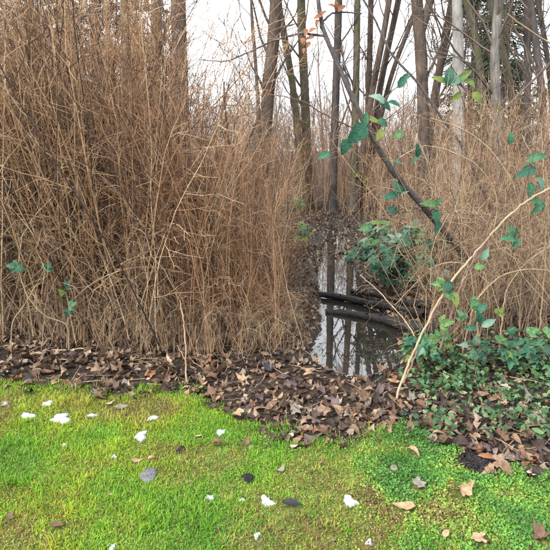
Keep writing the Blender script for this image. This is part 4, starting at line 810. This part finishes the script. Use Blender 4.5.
# bits floating on and round the water
N = 6000; t = rng.random(N); yy = _pl[0, 1] - .1 + t * 3.2; xx = np.interp(yy, cl[:, 1], cl[:, 0]) + rng.normal(0, .34, N)
zz = H(xx, yy); k = (zz < WATER_Z + .01) & (rng.random(N) < np.clip(fbm(xx, yy, 5, 3, 12) * 2.4 - 1.1 + (xx - np.interp(yy, cl[:, 1], cl[:, 0])) * 1.0, .03, .8)); xx, yy, zz = xx[k], yy[k], zz[k]; K = len(xx)
mb = MB(); scatter(mb, [centre(ovate(1, .5, 5, .03, .04)), centre(jit(ovate(1, .2, 5, .02, .02), .02, 4)), DEAD[0]], np.column_stack([xx, yy, np.maximum(zz, WATER_Z) + .001]), rng.normal(0, .04, K), rng.normal(0, .04, K), rng.uniform(0, 6.28, K), rng.uniform(.008, .036, K), rng.random(K) * .5)
tag(mb.build('floating_debris', M['leaf_dark']), 'dark bits of leaf floating on the puddle', 'debris', kind='stuff')
# fine twigs lying about
N = 900; px = rng.uniform(-20, 570, N); pts = np.column_stack([rng.uniform(-3, 3.5, N), rng.uniform(2.4, 6, N)]); k = ~lawn_side(pts[:, 0], pts[:, 1]); pts = pts[k]; zz = H(pts[:, 0], pts[:, 1]); k = zz > WATER_Z; pts = pts[k]; zz = zz[k]; K = len(pts)
az = rng.uniform(0, 6.28, K); mb = MB(); pth = curve_from(np.column_stack([pts, zz + .012]), np.stack([np.cos(az), np.sin(az), 0 * az], -1), rng.uniform(.06, .32, K), 5, .12)
pth[:, :, 2] = H(pth[:, :, 0], pth[:, :, 1]) + .012 + rng.uniform(0, .015, (K, 1)); mb.tubes(pth, np.linspace(.003, .0015, 5), 4, rnd=rng.random(K)); tag(mb.build('twig_litter', M['cane_grey']), 'fine dead twigs lying in the leaf litter', 'twigs', kind='stuff')
for k, (lab, a, b, rad_) in enumerate([('pale grey stick lying in the litter at far left', (22, 364), (42, 352), .010), ('grey stick lying flat below the left thicket', (52, 357), (92, 354), .007), ('brown stick lying at the near shore of the puddle', (325, 371), (385, 369), .009), ('brown stick lying on the mud below the left thicket', (222, 366), (262, 360), .008)]):
    p = np.array([*G(*a), 0]); q_ = np.array([*G(*b), 0]); pth = np.linspace(p, q_, 10) + rng.normal(0, .006, (10, 3)); pth[:, 2] = H(pth[:, 0], pth[:, 1]) + rad_ + .012; off = pth[0].copy()
    mb = MB(); mb.tubes(pth - off, np.linspace(rad_, rad_ * .6, 10), 7, cap=True); o = mb.build('stick', M['pale_cane' if k == 0 else 'cane_grey' if k == 1 else 'dark_stem']); o.location = off; tag(o, lab, 'stick')

# ------------------------------------------------------------------ ivy on the right
N = 5200; px = rng.uniform(396, 585, N); py = rng.uniform(338, 452, N); g = np.array([G(a, b) for a, b in zip(px, py)])
den = np.clip(fbm(g[:, 0], g[:, 1], 4, 3, 15) * 2.2 - .55, 0, 1) * np.interp(py, [338, 352, 405, 450], [.7, 1, .75, .10]) * np.interp(px, [396, 425], [.25, 1]); k = rng.random(N) < den; g = g[k]; K = len(g)
mb = MB(); scatter(mb, IVY + [centre(ovate(1.1, .7, 5, .15, -.3)), centre(ovate(1.2, .62, 5, .25, .3, twist=.5)), centre(ovate(.9, .8, 5, .05, -.5))], np.column_stack([g, H(g[:, 0], g[:, 1]) + rng.uniform(.015, .11, K)]), rng.normal(.3, .5, K), rng.normal(0, .5, K), rng.uniform(0, 6.28, K), rng.uniform(.022, .056, K), rng.random(K))
tag(mb.build('ivy_cover', M['ivy']), 'dark green ivy leaves covering the ground at right below the thicket', 'ivy', kind='stuff')

# ------------------------------------------------------------------ grass and moss
def keep_off(x, y):
    k = np.ones(len(x), bool)
    for hx, hy, hr in HOLES: k &= ((x - hx) ** 2 + (y - hy) ** 2) > hr * hr
    return k
def moss_share(x, y): return np.clip((x - .35 - .25 * (y - 2.4)) * 1.6 + (fbm(x, y, 3, 3, 21) - .5) * 1.6, 0, 1)
N = 300000; x = rng.uniform(-2.6, 2.6, N); y = rng.uniform(1.35, 3.65, N)
bare = fbm(x, y, 3.2, 4, 31); dens = np.clip((.74 - bare) * 6, .3, 1)
k = (y < edge_y(x) + rng.normal(0, .05, N) + .10 * (vnoise(x, y, 6, 91) > .75)) & keep_off(x, y) & (rng.random(N) < dens) & (rng.random(N) > moss_share(x, y) * .8); x, y, bare = x[k], y[k], bare[k]; K = len(x)
tuft = fbm(x, y, 7, 2, 41); ln = (.011 + .020 * rng.random(K)) * (.5 + 1.1 * tuft) * (1 + .9 * (vnoise(x, y, 11, 51) > .86)); az = rng.uniform(0, 6.28, K); lean = rng.uniform(.2, 1.5, K)
w_ = rng.uniform(.0013, .0028, K); z = H(x, y) + .004
dx, dy = np.cos(az), np.sin(az); b0 = np.stack([x, y, z], -1); sd = np.stack([-dy, dx, 0 * dx], -1) * w_[:, None]
m1 = b0 + np.stack([dx * np.sin(lean * .5), dy * np.sin(lean * .5), np.cos(lean * .5)], -1) * ln[:, None] * .55
tp_ = m1 + np.stack([dx * np.sin(lean), dy * np.sin(lean), np.cos(lean)], -1) * ln[:, None] * .5
V = np.stack([b0 - sd, b0 + sd, m1 + sd * .8, m1 - sd * .8, tp_], 1).reshape(-1, 3); o5 = np.arange(K)[:, None] * 5
yel = fbm(x, y, 1.6, 3, 61); hue = np.clip(.31 + (yel - .5) * 1.1 + np.clip(-x, -.3, 1.2) * .10 + (bare - .5) * .6 + rng.normal(0, .13, K), 0, .80); dead = rng.random(K) < np.clip((bare - .50) * 2.8 + .05, .04, .65); hue = np.where(dead, rng.uniform(.8, .99, K), hue)
mb = MB(); mb.add(V, o5 + np.array([0, 1, 2, 3]), o5 + np.array([3, 2, 4]), rnd=np.repeat(hue, 5))
gr = mb.build('grass', M['grass'], smooth=False); tag(gr, 'short bright green lawn grass with yellow and brown patches', 'grass', kind='stuff')
# hue is set per blade; object random must not shift it
def no_object_random(mat):
    nt = mat.node_tree
    for n in nt.nodes:
        if n.type == 'OBJECT_INFO':
            for l in list(n.outputs['Random'].links): s = l.to_socket; nt.links.remove(l); s.default_value = 0.0
no_object_random(M['grass']); no_object_random(M['moss'])
N = 330000; x = rng.uniform(-2.3, 2.5, N); y = rng.uniform(1.35, 3.5, N)
k = (y < edge_y(x) + .03 + rng.normal(0, .03, N)) & keep_off(x, y) & (rng.random(N) < moss_share(x, y) * .58 + .42); x, y = x[k], y[k]; K = len(x)
SPR = [(np.array([[0, 0, 0], [.5, w2, f2], [1, 0, -.1], [.5, -w2, f2]]), np.zeros((0, 4), int), np.array([[0, 2, 1], [0, 3, 2]]), np.zeros(4)) for w2, f2 in ((.34, .12), (.42, .05), (.25, .18))]
mb = MB(); hue = np.clip(.42 + (fbm(x, y, 4, 3, 71) - .5) * 1.3 + np.clip(.3 - x, 0, 1) * .18 + np.clip(fbm(x, y, 3.2, 4, 31) - .52, 0, 1) * 2.2 + rng.normal(0, .16, K), 0, .995)
scatter(mb, SPR, np.column_stack([x, y, H(x, y) + .006 + rng.uniform(0, .018, K) * (.4 + fbm(x, y, 9, 2, 81))]), rng.normal(0, .5, K), rng.normal(-.3, .5, K), rng.uniform(0, 6.28, K), rng.uniform(.007, .019, K) * (.55 + .45 * moss_share(x, y)), hue)
tag(mb.build('moss_cover', M['moss'], smooth=False), 'low mossy green ground cover on the right of the lawn', 'moss', kind='stuff')

# crumbs of leaf and bits of twig caught in the lawn
K = 520; x = rng.uniform(-2.2, 2.2, K); y = rng.uniform(1.4, 3.5, K); k = (y < edge_y(x)) & (rng.random(K) < .35 + 1.3 * (fbm(x, y, 3.2, 4, 31) - .45)); x, y = x[k], y[k]; K = len(x)
mb = MB(); scatter(mb, DEAD[:6] + [centre(ovate(1.6, .12, 4, .1, .2))], np.column_stack([x, y, H(x, y) + .016]), rng.normal(0, .3, K), rng.normal(0, .3, K), rng.uniform(0, 6.28, K), rng.uniform(.010, .030, K), rng.random(K))
tag(mb.build('lawn_debris', M['litter']), 'small brown leaf crumbs and twig bits scattered in the lawn', 'debris', kind='stuff')
